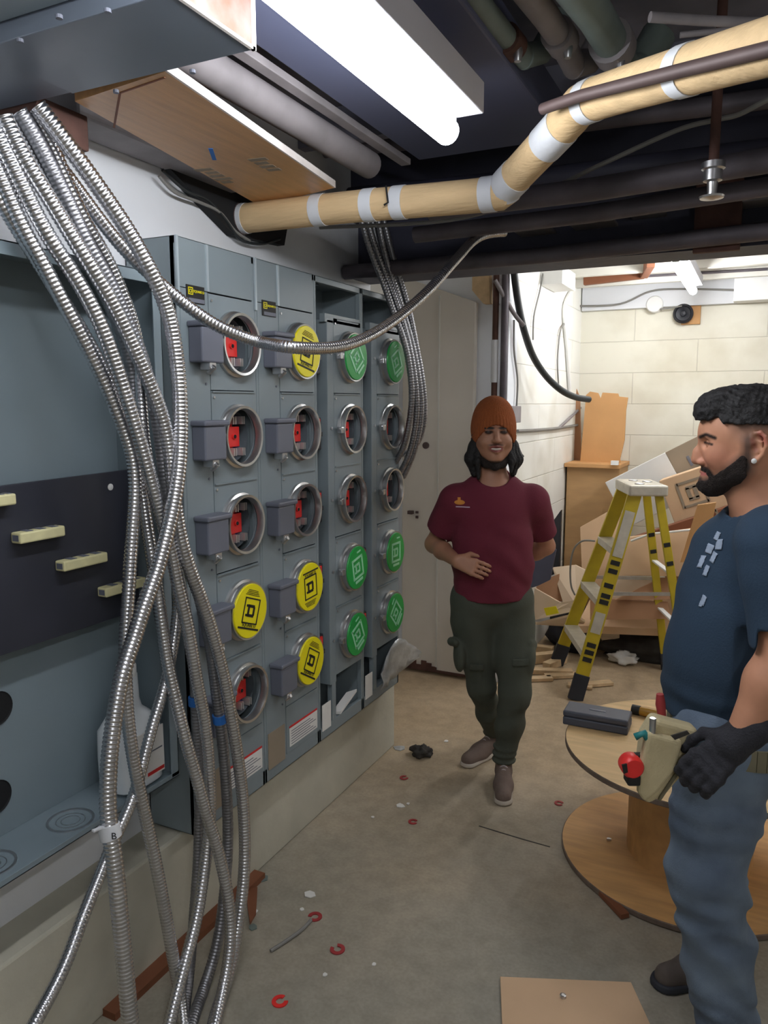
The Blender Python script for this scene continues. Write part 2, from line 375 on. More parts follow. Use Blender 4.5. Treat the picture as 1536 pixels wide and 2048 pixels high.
def logo_disc(parent, x, cy, cz, colr, rot, k):
    ink = M['ink'] if colr == 'yellow' else M['pale']
    d = MB(); d.lathe((x, cy, cz), X, [(0.0865, -0.004), (0.0865, 0.001), (0.085, 0.003)], 40)
    dd = d.build('closing_disc', M[colr], parent, smooth=True)
    tag(dd, '%s paper closing disc over the meter opening' % colr)
    c, s_ = math.cos(rot), math.sin(rot); r = Vector((0, c, s_)); u = Vector((0, -s_, c)); O = Vector((x+0.0038, cy, cz)); f = MB()
    def q(cx, cy_, w_, h_): f.obox(O+r*cx+u*cy_, r*w_/2, u*h_/2, X*0.0008)
    wd = 0.004 if colr == 'yellow' else 0.009
    a = 0.039
    for sx in (-1, 1): q(sx*a, 0, wd, 2*a+wd); q(0, sx*a, 2*a, wd)
    e = 0.015; w2 = 0.009
    q(-e, 0, w2, 2*e+w2); q(0, e, 2*e, w2); q(0, -e, 2*e, w2); q(e*0.9, 0, w2, 2*e-0.002); q(-e-0.008, e, 0.01, w2*0.8); q(-e-0.008, -e, 0.01, w2*0.8)
    if colr == 'yellow':
        q(0.004, 0.056, 0.10, 0.005) if k % 2 == 0 else q(0.0, -0.056, 0.11, 0.006)
        for j in range(4): q(-0.006, (-0.052-0.005*j) if k % 2 == 0 else (0.05+0.005*j), 0.075-0.008*j, 0.0014)
    else:
        q(0, -0.055, 0.06, 0.01); q(0.02, 0.062, 0.03, 0.006)
    f.build('square_emblem', ink, dd)
    if colr == 'yellow': text_on('SQUARE D', 0.0155, O+u*(-0.0455 if k % 2 else 0.0455), r, u, ink, dd, lift=0.0008)
def socket(parent, x, cy, cz):
    s = MB(); s.use(M['well']).lathe((x, cy, cz), X, [(0.078, -0.112), (0.079, -0.11), (0.079, -0.02)], 36, False)
    s.use(M['dark']).lathe((x, cy, cz), X, [(0.001, -0.111), (0.079, -0.111)], 36, False)
    s.build('meter_well', None, parent, smooth=True)
    rdb = MB(); rdb.box((x-0.085, cy-0.05, cz-0.062), (x-0.034, cy+0.02, cz+0.044)); rdb.box((x-0.08, cy-0.052, cz-0.034), (x-0.026, cy+0.045, cz+0.028)); rdb.cyl((x-0.03, cy+0.014, cz-0.002), (x-0.02, cy+0.014, cz-0.002), 0.009, 12)
    rd = rdb.build('red_insulator', M['red'], parent, bev=0.002)
    MB().cyl((x-0.03, cy+0.014, cz-0.002), (x-0.0185, cy+0.014, cz-0.002), 0.006, 12).build('screw_hole', M['dark'], rd)
    for dz in (-0.050, 0.048):
        pb = MB().box((x-0.10, cy-0.05, cz+dz-0.014), (x-0.04, cy+0.062, cz+dz+0.014)).build('jaw_block', M['purple'], parent, bev=0.002)
        for dy in (-0.038, 0.004, 0.048):
            j = MB()
            for t in (-0.007, 0.005): j.box((x-0.045, cy+dy+t, cz+dz-0.012), (x-0.012, cy+dy+t+0.0028, cz+dz+0.012))
            j.box((x-0.042, cy+dy-0.006, cz+dz-0.012), (x-0.036, cy+dy+0.006, cz+dz+0.012))
            j.build('jaw', M['tin'], pb)
def ring(parent, x, cy, cz):
    r = MB(); r.lathe((x, cy, cz), X, [(0.081, 0.010), (0.083, 0.024), (0.085, 0.030), (0.0925, 0.031), (0.0935, 0.026), (0.090, 0.018), (0.090, 0.012), (0.098, 0.009), (0.099, 0.0), (0.099, -0.003)], 44, False)
    rr = r.build('sealing_ring', M['ring'], parent, smooth=True)
    c = MB(); c.box((x+0.008, cy-0.112, cz-0.012), (x+0.028, cy-0.09, cz+0.012)); c.cyl((x+0.018, cy-0.116, cz+0.004), (x+0.018, cy-0.085, cz+0.004), 0.006, 10)
    c.build('ring_clasp', M['steel'], rr, bev=0.002)
KIND = [[0, 0, 0, 'yellow', 0], ['yellow', 0, 0, 'yellow', 'yellow'], ['green', 0, 0, 'green', 'green'], ['green', 0, 0, 'green', 'green']]
ROT = [[0, 0, 0, R(-20), 0], [R(-12), 0, 0, R(4), R(-30)], [R(38), 0, 0, R(12), R(25)], [R(28), 0, 0, R(0), R(45)]]
LAB = ['nearest meter stack, black nameplate, one yellow disc and four open red sockets',
       'second meter stack from the camera, three yellow discs and two open sockets',
       'third meter stack, open top box, three green discs, no lids on its left side',
       'farthest meter stack beside the grey door, three green discs, foil sheet at its foot']
def stack(i):
    y0 = 1.684+0.36*i; y1 = y0+0.358; t = thing('meter_stack', (WX, y0, 0.352), LAB[i], 'electric meter panel', 'four grey meter stacks side by side')
    cy = y0+0.252; closed = i < 2; zt = 2.10; zb = 0.36
    e = MB().use(M['panel']); e.box((WX, y0, zb), (WX+0.006, y1, zt)); e.box((WX, y0, zb), (XF-0.004, y0+0.004, zt)); e.box((WX, y1-0.004, zb), (XF-0.004, y1, zt))
    e.box((WX, y0, zt-0.004), (XF, y1, zt)); e.box((WX, y0, zb), (XF, y1, zb+0.004))
    e.box((XF-0.02, y0, zt-0.022), (XF, y1, zt)); e.box((XF-0.02, y0, zb), (XF, y1, zb+0.05))
    e.box((XF-0.02, y0, zb), (XF, y0+0.012, zt)); e.box((XF-0.02, y1-0.012, zb), (XF, y1, zt))
    e.build('enclosure', None, t, bev=0.0015)
    ym = y0+0.13
    # meter covers with their rings
    for k, z in enumerate(RZ):
        xo = XF+0.002; c = MB().use(M['panel'])
        plate_hole(c, xo, ym+0.002, y1-0.012, z-RH/2+0.0015, z+RH/2-0.0015, cy, z, 0.088)
        if k: c.box((xo, ym+0.004, z+RH/2-0.006), (xo+0.005, y1-0.014, z+RH/2-0.002))
        cv = c.build('meter_cover', None, t)
        ring(cv, xo, cy, z)
        MB().cyl((xo, ym+0.012, z+RH/2-0.02), (xo+0.004, ym+0.012, z+RH/2-0.02), 0.004, 8).build('cover_screw', M['steel'], cv)
        if KIND[i][k]: logo_disc(t, xo+0.0315, cy, z, KIND[i][k], ROT[i][k], k+i)
        else: socket(t, xo, cy, z)
    # lower front cover
    if closed:
        c = MB(); c.box((XF-0.006, ym+0.002, zb+0.05), (XF+0.002, y1-0.012, RZ[4]-RH/2-0.002)); c.build('lower_cover', M['panel'], t, bev=0.001)
        a = MB(); a.box((XF-0.006, y0+0.012, zb+0.05), (XF+0.001, ym, 1.965)); a.build('breaker_cover', M['panel'], t, bev=0.001)
        a = MB(); a.box((XF-0.006, y0+0.012, 1.967), (XF+0.001, ym-0.003, zt-0.004)); a.build('top_cover', M['panel'], t, bev=0.001)
        a = MB(); a.box((XF-0.006, ym+0.003, 1.967), (XF+0.001, y1-0.012, zt-0.004)); a.build('top_cover', M['panel'], t, bev=0.001)
        a = MB(); a.box((XF, ym-0.005, 1.967), (XF+0.005, ym+0.004, zt-0.004)); a.box((XF-0.002, y0, 1.94), (XF+0.005, y0+0.008, zt)); a.build('seam_strip', M['seam'], t)  # metal seam strip, and a left edge whose highlight is in the colour
        n = MB(); n.box((XF, y0+0.037, 1.928), (XF+0.004, y0+0.113, 1.976)); npl = n.build('nameplate', M['ink'], t)
        g = MB(); O = Vector((XF+0.0042, y0+0.053, 1.960))
        for sx in (-1, 1):
            g.obox(O+Y*sx*0.009, Y*0.0012, Z*0.010, X*0.0004); g.obox(O+Z*sx*0.009, Y*0.010, Z*0.0012, X*0.0004)
            g.obox(O+Y*sx*0.004, Y*0.001, Z*0.005, X*0.0004); g.obox(O+Z*sx*0.004, Y*0.005, Z*0.001, X*0.0004)
        g.build('square_emblem', M['yellow'], npl)
        text_on('SQUARE D', 0.0095, (XF+0.004, y0+0.088, 1.960), Y, Z, M['yellow'], npl, lift=0.0005)
        MB().box((XF+0.004, y0+0.045, 1.93), (XF+0.0046, y0+0.111, 1.941)).build('silver_band', M['lid'], npl)
        for k, z in enumerate(RZ):
            l = MB(); a0, a1 = y0+0.040, y0+0.148
            l.box((XF, a0, z-0.062), (XF+0.05, a1-0.012, z+0.036)); l.box((XF, a0-0.006, z+0.036), (XF+0.056, a1, z+0.052))
            lid = l.build('breaker_lid', M['lid'], t, bev=0.005)
            h = MB(); h.box((XF+0.01, a0+0.035, z-0.082), (XF+0.045, a0+0.065, z-0.06)); h.cyl((XF+0.028, a0+0.05, z-0.09), (XF+0.05, a0+0.05, z-0.072), 0.008, 10)
            h.build('padlock_hasp', M['steel'], lid, bev=0.002)
            MB().cyl((XF, ym-0.02, z-0.12), (XF+0.004, ym-0.02, z-0.12), 0.0035, 8).build('cover_screw', M['lid'], t)
        lb = MB(); y_a = y0+0.15
        lb.use(M['paper']).box((XF+0.002, y_a, 0.43), (XF+0.0035, y_a+0.19, 0.50)); lb.use(M['redink']).box((XF+0.002, y_a, 0.50), (XF+0.0036, y_a+0.19, 0.507))
        wl = lb.build('warning_label', None, t)
        for j in range(6): MB().box((XF+0.0035, y_a+0.01, 0.437+0.0095*j), (XF+0.0038, y_a+0.18-0.02*(j % 3), 0.440+0.0095*j)).build('print_line', M['lid'], wl)
        MB().box((XF+0.001, y0+0.018, 0.40), (XF+0.003, y0+0.12, 0.53)).build('rating_label', M['cardink'], t)
    else:
        # breaker side left open: recessed channel with breakers
        a = MB(); a.box((XF-0.075, y0+0.004, 0.56), (XF-0.07, ym, 1.955)); a.box((XF-0.07, ym-0.045, 0.56), (XF+0.002, ym+0.002, 1.955)); a.build('breaker_channel', M['panel'], t, bev=0.002)
        for k, z in enumerate(RZ):
            bk = MB(); bk.box((XF-0.07, y0+0.014, z-0.07), (XF-0.012, y0+0.06, z+0.05)); br = bk.build('breaker', M['black'], t, bev=0.003)
            MB().box((XF-0.012, y0+0.024, z+0.012), (XF-0.006, y0+0.044, z+0.044)).build('red_tab', M['red'], br)
            MB().box((XF-0.012, y0+0.03, z-0.02), (XF+0.004, y0+0.042, z-0.004)).build('toggle', M['black'], br)
            MB().cyl((XF, ym-0.02, z+0.008), (XF+0.006, ym-0.02, z+0.008), 0.006, 10).build('cover_screw', M['steel'], t)
        a = MB(); a.box((XF-0.02, y0+0.07, 1.945), (XF+0.002, y1-0.012, 1.975)); a.box((XF+0.002, ym+0.03, 1.955), (XF+0.004, y1-0.03, 1.96)); a.build('cross_rail', M['panel'], t)
        a = MB(); a.box((XF-0.02, y0+0.10, zb+0.05), (XF+0.0, y0+0.13, 0.60)); a.build('lower_post', M['panel'], t)
        pp = MB(); pp.box((XF+0.0005, y0+0.02, 0.395), (XF+0.003, y0+0.085, 0.50)); pp.build('rating_label', M['paper'], t)
        MB().lathe((XF-0.06, y0+0.09, zt-0.02), Z, [(0.024, 0), (0.02, 0.012)], 20).build('knockout_plug', M['steel'], t)
        if i == 2: MB().prism([(XF-0.03, y0+0.15, 0.41), (XF+0.005, y0+0.16, 0.415), (XF+0.003, y0+0.30, 0.46), (XF-0.03, y0+0.27, 0.45)], (0, 0, 0.012)).build('loose_label', M['paper'], t)
    return t
for i in range(4): stack(i)
# crumpled foil sheet on the foot of the farthest stack
fo = MB(); n1, n2 = 9, 6; vs = []; fs = []
for a in range(n1):
    for b_ in range(n2):
        yy = 2.90+0.30*a/(n1-1); zz = 0.40+0.17*b_/(n2-1)*(0.55+0.45*math.sin(a*0.5))+0.07*a/(n1-1)
        vs.append((XF+0.012+0.02*abs(math.sin(a*1.7+b_*2.3))+0.05*(a/(n1-1))**2, yy, zz))
for a in range(n1-1):
    for b_ in range(n2-1): fs.append((a*n2+b_, a*n2+b_+1, (a+1)*n2+b_+1, (a+1)*n2+b_))
o = MB().add(vs, fs).build('foil_sheet', M['silver'], base=(XF+0.02, 3.05, 0.4), smooth='all'); so = o.modifiers.new('s', 'SOLIDIFY'); so.thickness = 0.002
tag(o, 'crumpled silvery sheet at the foot of the farthest meter stack', 'foil')

# ------------------------------------------------------------------ open trough cabinet on the left
cb = thing('trough_cabinet', (WX, 0.9, 0.59), 'large open grey cabinet behind the hanging steel conduits', 'electrical cabinet')
ya, yb, za, zb2 = -0.3, 1.62, 0.59, 1.99
e = MB(); e.box((WX, ya, za), (WX+0.004, yb, zb2)); e.box((WX, ya, zb2-0.004), (XF, yb, zb2)); e.box((WX, ya, za-0.004), (XF, yb, za)); e.box((WX, yb-0.004, za), (XF, yb, zb2)); e.box((WX, ya, za), (XF, ya+0.004, zb2))
e.box((XF-0.004, ya, za-0.004), (XF, yb, za+0.012)); e.box((XF-0.004, ya, zb2-0.03), (XF, yb, zb2)); e.box((XF-0.004, yb-0.03, za), (XF, yb, zb2))
e.build('cabinet_body', M['panel_in'], cb, bev=0.001)
for (yy, xx) in ((0.62, -1.545), (0.85, -1.545), (1.08, -1.545), (1.30, -1.53)):
    k = MB()
    for r0, r1 in ((0.052, 0.058), (0.034, 0.036), (0.022, 0.0235)): k.lathe((xx, yy, za), Z, [(r0, 0.0002), (r0, 0.003 if r0 > 0.05 else 0.001), (r1, 0.003 if r0 > 0.05 else 0.001), (r1, 0.0002)], 36, False)
    k.build('knockout_ring', M['steel'], cb, smooth=True)
for (uu, vv) in ((8, 1412), (6, 1588)):
    p = atx(uu, vv, WX+0.006); k = MB(); k.lathe((WX+0.004, p.y-0.02, p.z), X, [(0.001, 0.0), (0.04, 0.001), (0.043, 0.004)], 30, False); k.build('round_opening', M['dark'], cb)
bd = MB(); bd.prism([(-1.565, -0.2, 1.07), (-1.565, 1.60, 1.07), (-1.565, 1.60, 1.47), (-1.565, -0.2, 1.44)], (0.012, 0, 0)); 
bb = bd.build('backing_board', M['board'], cb, bev=0.001)
MB().box((WX, 0.2, 1.15), (-1.565, 0.3, 1.4)).build('standoff', M['panel_in'], bb); MB().box((WX, 1.45, 1.15), (-1.565, 1.55, 1.4)).build('standoff', M['panel_in'], bb)
p = atx(221, 974, -1.552); MB().lathe((-1.555, p.y, p.z), X, [(0.009, 0), (0.009, 0.004), (0.005, 0.006)], 16).build('white_plug', M['white'], bb, smooth=True)
INS = [((-20, 998), (34, 1006)), ((40, 1066), (132, 1074)), ((128, 1120), (217, 1128)), ((212, 1172), (294, 1178))]
for j, (a, b_) in enumerate(INS):
    xx = -1.52; A = atx(a[0], a[1], xx); B = atx(b_[0], b_[1], xx); zc = (A.z+B.z)/2
    m = MB(); m.box((-1.553, A.y, zc-0.012), (xx, B.y, zc+0.014)); ins = m.build('bus_insulator', M['cream'], bb, bev=0.004)
    k = MB()
    for t in range(3):
        yy = A.y+(B.y-A.y)*(0.18+0.28*t); k.box((-1.548, yy, zc+0.0141), (xx-0.004, yy+(B.y-A.y)*0.13, zc+0.0155))
    k.box((-1.546, A.y-0.001, zc-0.006), (xx-0.006, A.y+0.001, zc+0.008)); k.build('slot', M['lid'], ins)
# jug standing in the cabinet
jb = (-1.53, 1.515, 0.592)
jg = thing('plastic_jug', jb, 'cloudy white plastic jug with a paper label standing in the cabinet', 'jug')
def rrect(cx, cy, hx, hy, z, n=32, pw=4):
    out = []
    for k in range(n):
        a = 2*math.pi*k/n; c, s_ = math.cos(a), math.sin(a); out.append((cx+hx*math.copysign(abs(c)**(2/pw), c), cy+hy*math.copysign(abs(s_)**(2/pw), s_), z))
    return out
jm = MB(); prof = [(0.05, 0.066, 0), (0.062, 0.078, 0.01), (0.064, 0.08, 0.10), (0.062, 0.078, 0.17), (0.045, 0.055, 0.205), (0.03, 0.032, 0.225), (0.026, 0.026, 0.25), (0.024, 0.024, 0.32)]
vs = []; fs = []
for hx, hy, z in prof: vs += rrect(jb[0], jb[1], hx, hy, jb[2]+z)
for i in range(len(prof)-1):
    for k in range(32): fs.append((i*32+k, i*32+(k+1) % 32, (i+1)*32+(k+1) % 32, (i+1)*32+k))
fs += [list(range(32))[::-1], list(range(32*(len(prof)-1), 32*len(prof)))]
jm.add(vs, fs).build('jug_body', M['jug'], jg, smooth=True)
MB().lathe((jb[0], jb[1], jb[2]+0.315), Z, [(0.027, 0), (0.027, 0.03), (0.024, 0.034)], 24).build('jug_cap', M['white'], jg, smooth=True)
lm = MB(); lm.box((jb[0]+0.0625, jb[1]-0.06, jb[2]+0.03), (jb[0]+0.066, jb[1]+0.062, jb[2]+0.165)); jl = lm.build('jug_label', M['paper'], jg)
MB().box((jb[0]+0.066, jb[1]-0.055, jb[2]+0.10), (jb[0]+0.0665, jb[1]+0.055, jb[2]+0.104)).build('print_line', M['lid'], jl)
MB().box((jb[0]+0.066, jb[1]-0.005, jb[2]+0.035), (jb[0]+0.0667, jb[1]+0.06, jb[2]+0.045)).build('red_print', M['redink'], jl)
text_on('The multi', 0.028, (jb[0]+0.0, jb[1]-0.0795, jb[2]+0.09), -Z, X, M['lid'], jg, 'handwriting', 0.001)
# ------------------------------------------------------------------ lamps
def strip_lamp(x, y0, y1, z, label, tubem, tr=0.024, dx=-0.02, w_=0.075, hh=0.06):
    t = thing('fluorescent_lamp', (x, (y0+y1)/2, z), label, 'ceiling lamp')
    h = MB(); h.box((x-w_/2, y0, z), (x+w_/2, y1, z+hh)); h.build('lamp_housing', M['lampmetal'], t, bev=0.003)
    for yy in (y0+0.004, y1-0.022): MB().box((x+dx-0.018, yy, z-0.035), (x+dx+0.018, yy+0.018, z+0.002)).build('tube_holder', M['white'], t, bev=0.003)
    c = MB(); c.lathe((x+dx, y0+0.02, z-0.035), Y, [(tr*0.6, -0.01), (tr, 0.0), (tr, y1-y0-0.04), (tr*0.6, y1-y0-0.03)], 20); c.build('lit_tube', tubem, t, smooth=True)
    MB().cyl((x, (y0+y1)/2-0.3, z+hh), (x, (y0+y1)/2-0.3, (2.56 if y0 > 3.3 else 2.60)), 0.006, 8).build('hanger_rod', M['steel'], t)
    MB().cyl((x, (y0+y1)/2+0.3, z+hh), (x, (y0+y1)/2+0.3, (2.56 if y0 > 3.3 else 2.60)), 0.006, 8).build('hanger_rod', M['steel'], t)
    return t
pe = atz(900, 265, 2.30); print('lamp end', pe)
strip_lamp(-0.69, pe.y-1.22, pe.y, 2.33, 'bright long fluorescent tube lamp hanging over the meter stacks', M['tube_near'], tr=0.03, dx=-0.03, w_=0.11, hh=0.07)
strip_lamp(-0.45, 4.55, 5.75, 2.44, 'small far fluorescent lamp glowing in the back room', M['tube_far'], tr=0.026)
strip_lamp(0.75, 3.35, 4.55, 2.44, 'fluorescent lamp of the back room to the right of the picture', M['tube_far'], tr=0.026)
strip_lamp(0.7, -1.3, -0.1, 2.45, 'unseen fluorescent lamp added behind the photographer as fill', M['tube_behind'])  # unseen lamp, added as fill light for the near room
# ------------------------------------------------------------------ flexible steel conduits
def smoothp(P, it=3, w=14):
    A = np.array([tuple(p) for p in P])
    for _ in range(it):
        B = np.pad(A, ((w, w), (0, 0)), mode='reflect', reflect_type='odd'); k = np.ones(2*w+1)/(2*w+1)
        A = np.stack([np.convolve(B[:, c], k, 'valid') for c in range(3)], 1)
    return [Vector(a) for a in A]
def ribbed(name, P, r, m, label, group, pitch=0.0095, cat='conduit', seg=12):
    P = smoothp(resample(spline(P, 10), pitch/4)); base = tuple(P[0]); n = len(P)
    rad = [r*(1.0, 0.98, 0.88, 0.98)[i % 4] for i in range(n)]
    o = MB().tube(P, r, seg, True, rad).build(name, m, base=base, smooth='all'); return tag(o, label, cat, group)
G1 = 'steel conduits hanging in front of the left cabinet'
# px path and the distance of each point from the wall plane (x)
def hang(pts, xs):
    n = len(pts); out = []
    for i, (u, v) in enumerate(pts):
        t = i/(n-1)*(len(xs)-1); k = min(int(t), len(xs)-2); x = xs[k]+(xs[k+1]-xs[k])*(t-k); p = atx(u, v, x); out.append(p if p.z > 0.016 else atz(u, v, 0.016))
    return out
A_ = [(75, 212), (110, 255), (165, 330), (215, 400), (262, 470), (300, 540), (333, 610), (350, 690), (359, 780), (361, 880), (355, 963), (341, 1040), (328, 1090), (312, 1151), (290, 1205), (266, 1286), (250, 1326), (236, 1390), (226, 1455), (219, 1509), (215, 1604), (219, 1660), (228, 1705), (237, 1801), (251, 1947), (262, 2060)]
B_ = [(-45, 260), (0, 350), (44, 453), (78, 511), (112, 579), (146, 640), (176, 697), (210, 765), (244, 849), (265, 907), (271, 977), (266, 1044), (260, 1138), (257, 1192), (252, 1259), (250, 1320), (252, 1380), (258, 1460), (272, 1546), (288, 1619), (310, 1717), (328, 1812), (348, 1925), (362, 2000), (368, 2060)]
C_ = [(-10, 262), (30, 340), (65, 415), (100, 480), (146, 545), (169, 585), (193, 629), (217, 687), (237, 745), (254, 795), (271, 850), (291, 917), (311, 992), (328, 1050), (345, 1111), (357, 1178), (371, 1232), (384, 1299), (394, 1366), (406, 1420), (416, 1500), (420, 1582), (420, 1640), (413, 1710), (405, 1765), (394, 1837), (379, 1892), (365, 1947), (350, 2001), (336, 2060)]
D_ = [(8, 232), (32, 285), (60, 335), (95, 390), (130, 450), (152, 484), (176, 524), (200, 562), (223, 602), (244, 643), (261, 680), (278, 717), (295, 755), (311, 792), (325, 832), (337, 880), (343, 930), (348, 990), (358, 1060), (376, 1130), (396, 1180), (416, 1236), (434, 1299), (450, 1363), (464, 1442), (476, 1515), (486, 1600), (490, 1692), (487, 1765), (478, 1837), (467, 1910), (450, 1975), (434, 2020), (424, 2060)]
E_ = [(40, 225), (65, 262), (90, 310), (115, 360), (145, 420), (170, 480), (195, 521), (217, 562), (234, 592), (250, 636), (270, 675), (285, 715), (300, 770), (320, 870), (330, 960), (348, 1030), (368, 1095), (390, 1160), (408, 1230), (421, 1290), (432, 1380), (444, 1473), (452, 1564), (456, 1650), (454, 1730), (445, 1819), (434, 1892), (412, 1965), (392, 2020), (380, 2060)]
F_ = [(-60, 300), (0, 400), (50, 480), (100, 560), (150, 640), (180, 690), (203, 735), (225, 790), (244, 845), (264, 900), (281, 960), (290, 1025), (300, 1090), (310, 1150), (320, 1220), (333, 1313), (344, 1366), (358, 1425), (373, 1487), (394, 1557), (412, 1626), (434, 1692), (451, 1765), (461, 1837), (459, 1910), (445, 1983), (428, 2060)]
J_ = [(66, 225), (100, 280), (125, 340), (150, 400), (185, 470), (210, 505), (228, 545), (245, 585), (262, 630), (274, 670), (280, 740), (282, 800), (286, 860), (296, 930), (318, 1010), (342, 1080), (356, 1150), (356, 1220), (345, 1300), (330, 1372), (306, 1447), (290, 1509), (272, 1582), (254, 1626), (237, 1662), (215, 1710), (193, 1768), (164, 1837), (142, 1903), (109, 1976), (73, 2038), (60, 2065)]
H_ = [(20, 240), (60, 300), (105, 380), (150, 470), (196, 560), (232, 640), (256, 700), (268, 780), (276, 860), (300, 960), (330, 1060), (352, 1130), (370, 1210), (384, 1290), (390, 1380), (396, 1491), (400, 1560), (398, 1640), (396, 1720), (390, 1800), (385, 1870), (380, 1940), (372, 2000), (366, 2060)]
spec = [('A', A_, [-1.38, -1.30, -1.27, -1.27, -1.25, -1.20], 0.0195, 'flex', 'thickest steel conduit, outermost right at the top, with white tape lower down'),
        ('B', B_, [-1.42, -1.37, -1.35, -1.34, -1.34, -1.30], 0.0165, 'flex', 'steel conduit along the left edge of the bundle, passing in front of the jug'),
        ('C', C_, [-1.40, -1.34, -1.31, -1.31, -1.33, -1.27], 0.0175, 'flex', 'steel conduit crossing the top left corner of the cabinet and reaching the floor mid bundle'),
        ('D', D_, [-1.39, -1.33, -1.30, -1.29, -1.29, -1.24], 0.0180, 'flex', 'steel conduit that ends rightmost near the floor, passing the lowest open meter socket'),
        ('E', E_, [-1.40, -1.36, -1.35, -1.33, -1.35, -1.31], 0.0165, 'flexdull', 'duller steel conduit running just left of the rightmost one near the floor'),
        ('F', F_, [-1.43, -1.40, -1.38, -1.35, -1.29, -1.22], 0.0170, 'flex', 'steel conduit from the far left crossing in front of the others to the lower right'),
        ('J', J_, [-1.41, -1.39, -1.38, -1.37, -1.35, -1.27], 0.0155, 'flex', 'steel conduit crossing behind the bundle and swinging to the bottom left corner'),
        ('H', H_, [-1.42, -1.41, -1.40, -1.39, -1.385, -1.36], 0.0150, 'flexdull', 'dull steel conduit hanging deepest behind the others')]
CO = {}
for k, pts, xs, r, m, lab in spec:
    CO[k] = ribbed('flexible_conduit', hang(pts, xs), r, M[m], lab, G1)
# the swooping one
K = [atx(40, 222, -1.44), atx(95, 300, -1.42), atx(150, 372, -1.41), atx(200, 440, -1.40), atx(237, 487, -1.39), atx(264, 514, -1.38), atx(291, 541, -1.37), atx(325, 570, -1.35),
     atx(355, 596, -1.33), atx(393, 625, -1.30), atx(433, 652, -1.27), atx(474, 670, -1.24), atx(518, 684, -1.21), atd(575, 694, 1.98), atd(628, 697, 2.06), atd(678, 694, 2.14), atd(720, 681, 2.22), atd(763, 658, 2.32), atd(807, 626, 2.42), atd(860, 578, 2.54), atd(895, 538, 2.62), atd(922, 508, 2.70), atd(945, 482, 2.78), atd(975, 467, 2.85), atd(1010, 465, 2.92)]
ribbed('flexible_conduit', K, 0.0165, M['flex'], 'single steel conduit swooping across the meter stacks up to the black beam', 'steel conduits crossing the meter stacks')
p = atx(217, 1655, -1.20)
# white tape wrap and its tail on the thick conduit
tp = CO['A']; Ps = resample(spline(hang(A_, spec[0][2]), 10), 0.005); c0 = min(range(len(Ps)), key=lambda i: (Ps[i]-atx(218, 1660, -1.245)).length)
q = Ps[c0-3:c0+4]; m_ = MB(); m_.tube(q, 0.0235, 16); m_.bar(q[0]+Vector((0.0, -0.045, 0.008)), q[0], 0.008, 0.004, X); tpo = m_.build('tape_wrap', M['tape'], tp, smooth=True)
text_on('B', 0.022, q[3]+Vector((0.0225, -0.008, 0)), _rt, Z, M['ink'], tpo, 'tape_letter', 0.004)
# blue tapes on two rear conduits
for (u, v, key, xs) in ((378, 1409, 'H', -1.385), (440, 1432, 'E', -1.345)):
    g = hang(H_ if key == 'H' else E_, [s_ for s_ in spec if s_[0] == key][0][2]); Q = resample(spline(g, 10), 0.005)
    c0 = min(range(len(Q)), key=lambda i: abs(Q[i].z-atx(u, v, xs).z)); MB().tube(Q[c0-2:c0+4], 0.0205, 14).build('blue_tape', M['blue'], CO[key], smooth=True)
# second bundle by the grey door
BB = [[(723, 440), (742, 505), (765, 560), (785, 620), (808, 680), (820, 740), (824, 800), (816, 860), (804, 905), (790, 925)],
      [(735, 440), (752, 500), (775, 560), (798, 620), (818, 690), (830, 760), (834, 820), (826, 880), (812, 925), (800, 945)],
      [(757, 440), (768, 500), (785, 560), (805, 620), (825, 690), (838, 760), (843, 820), (834, 885), (818, 930), (806, 955)],
      [(768, 440), (782, 500), (800, 560), (818, 620), (832, 690), (845, 760), (850, 830), (842, 875), (826, 900), (812, 915)],
      [(745, 440), (760, 510), (790, 590), (812, 650), (826, 710), (836, 780), (840, 850), (832, 890), (815, 905), (800, 912)]]
BL = ['dull steel conduit leftmost in the bundle beside the grey door', 'dull steel conduit second from left in the bundle by the grey door', 'dull steel conduit hanging lowest in the bundle by the grey door',
      'dull steel conduit rightmost in the bundle by the grey door', 'thin dull steel conduit woven through the middle of the bundle by the grey door']
DD = [2.95, 3.02, 3.09, 3.12, 3.05]
for i, b_ in enumerate(BB):
    n = len(b_); P = []
    for j, (u, v) in enumerate(b_):
        t = j/(n-1); P.append(atd(u, v, (3.12+0.04*i)*(1-t)+(3.42+0.03*i)*t))
    ribbed('flexible_conduit', P, 0.0135 if i < 4 else 0.010, M['flexdull'], BL[i], 'steel conduits hanging beside the grey door', 0.012, seg=10)
# ------------------------------------------------------------------ things under the ceiling of the near room
# grey sheet-metal trough above the left cabinet
tr = thing('overhead_trough', (-1.25, 1.15, 2.30), 'dark grey metal trough overhead with a rust-stained end plate', 'metal trough')
y1_, y0_ = 1.27, 1.045
m_ = MB(); m_.box((-1.355, y0_, 2.30), (-0.893, y1_, 2.58)); m_.build('trough_body', M['gutter'], tr, bev=0.002)
m_ = MB(); m_.box((WX, y0_, 2.303), (-1.358, y1_, 2.58)); m_.build('trough_body', M['gutter'], tr, bev=0.002)
MB().box((-0.893, y0_+0.004, 2.305), (-0.888, y1_-0.006, 2.575)).build('end_plate', M['rustplate'], tr)
m_ = MB(); m_.box((-0.892, y1_-0.008, 2.298), (-0.885, y1_+0.002, 2.58)); m_.box((-0.892, y0_, 2.298), (-0.885, y1_, 2.304)); m_.build('white_edging', M['plyedge'], tr)
for (u, v) in ((232, 180), (385, 140), (215, 18), (40, 78), (118, 30)):
    p = atz(u, v, 2.30); MB().cyl((p.x, p.y, 2.30), (p.x, p.y, 2.294), 0.006, 10).build('trough_screw', M['lid'], tr)
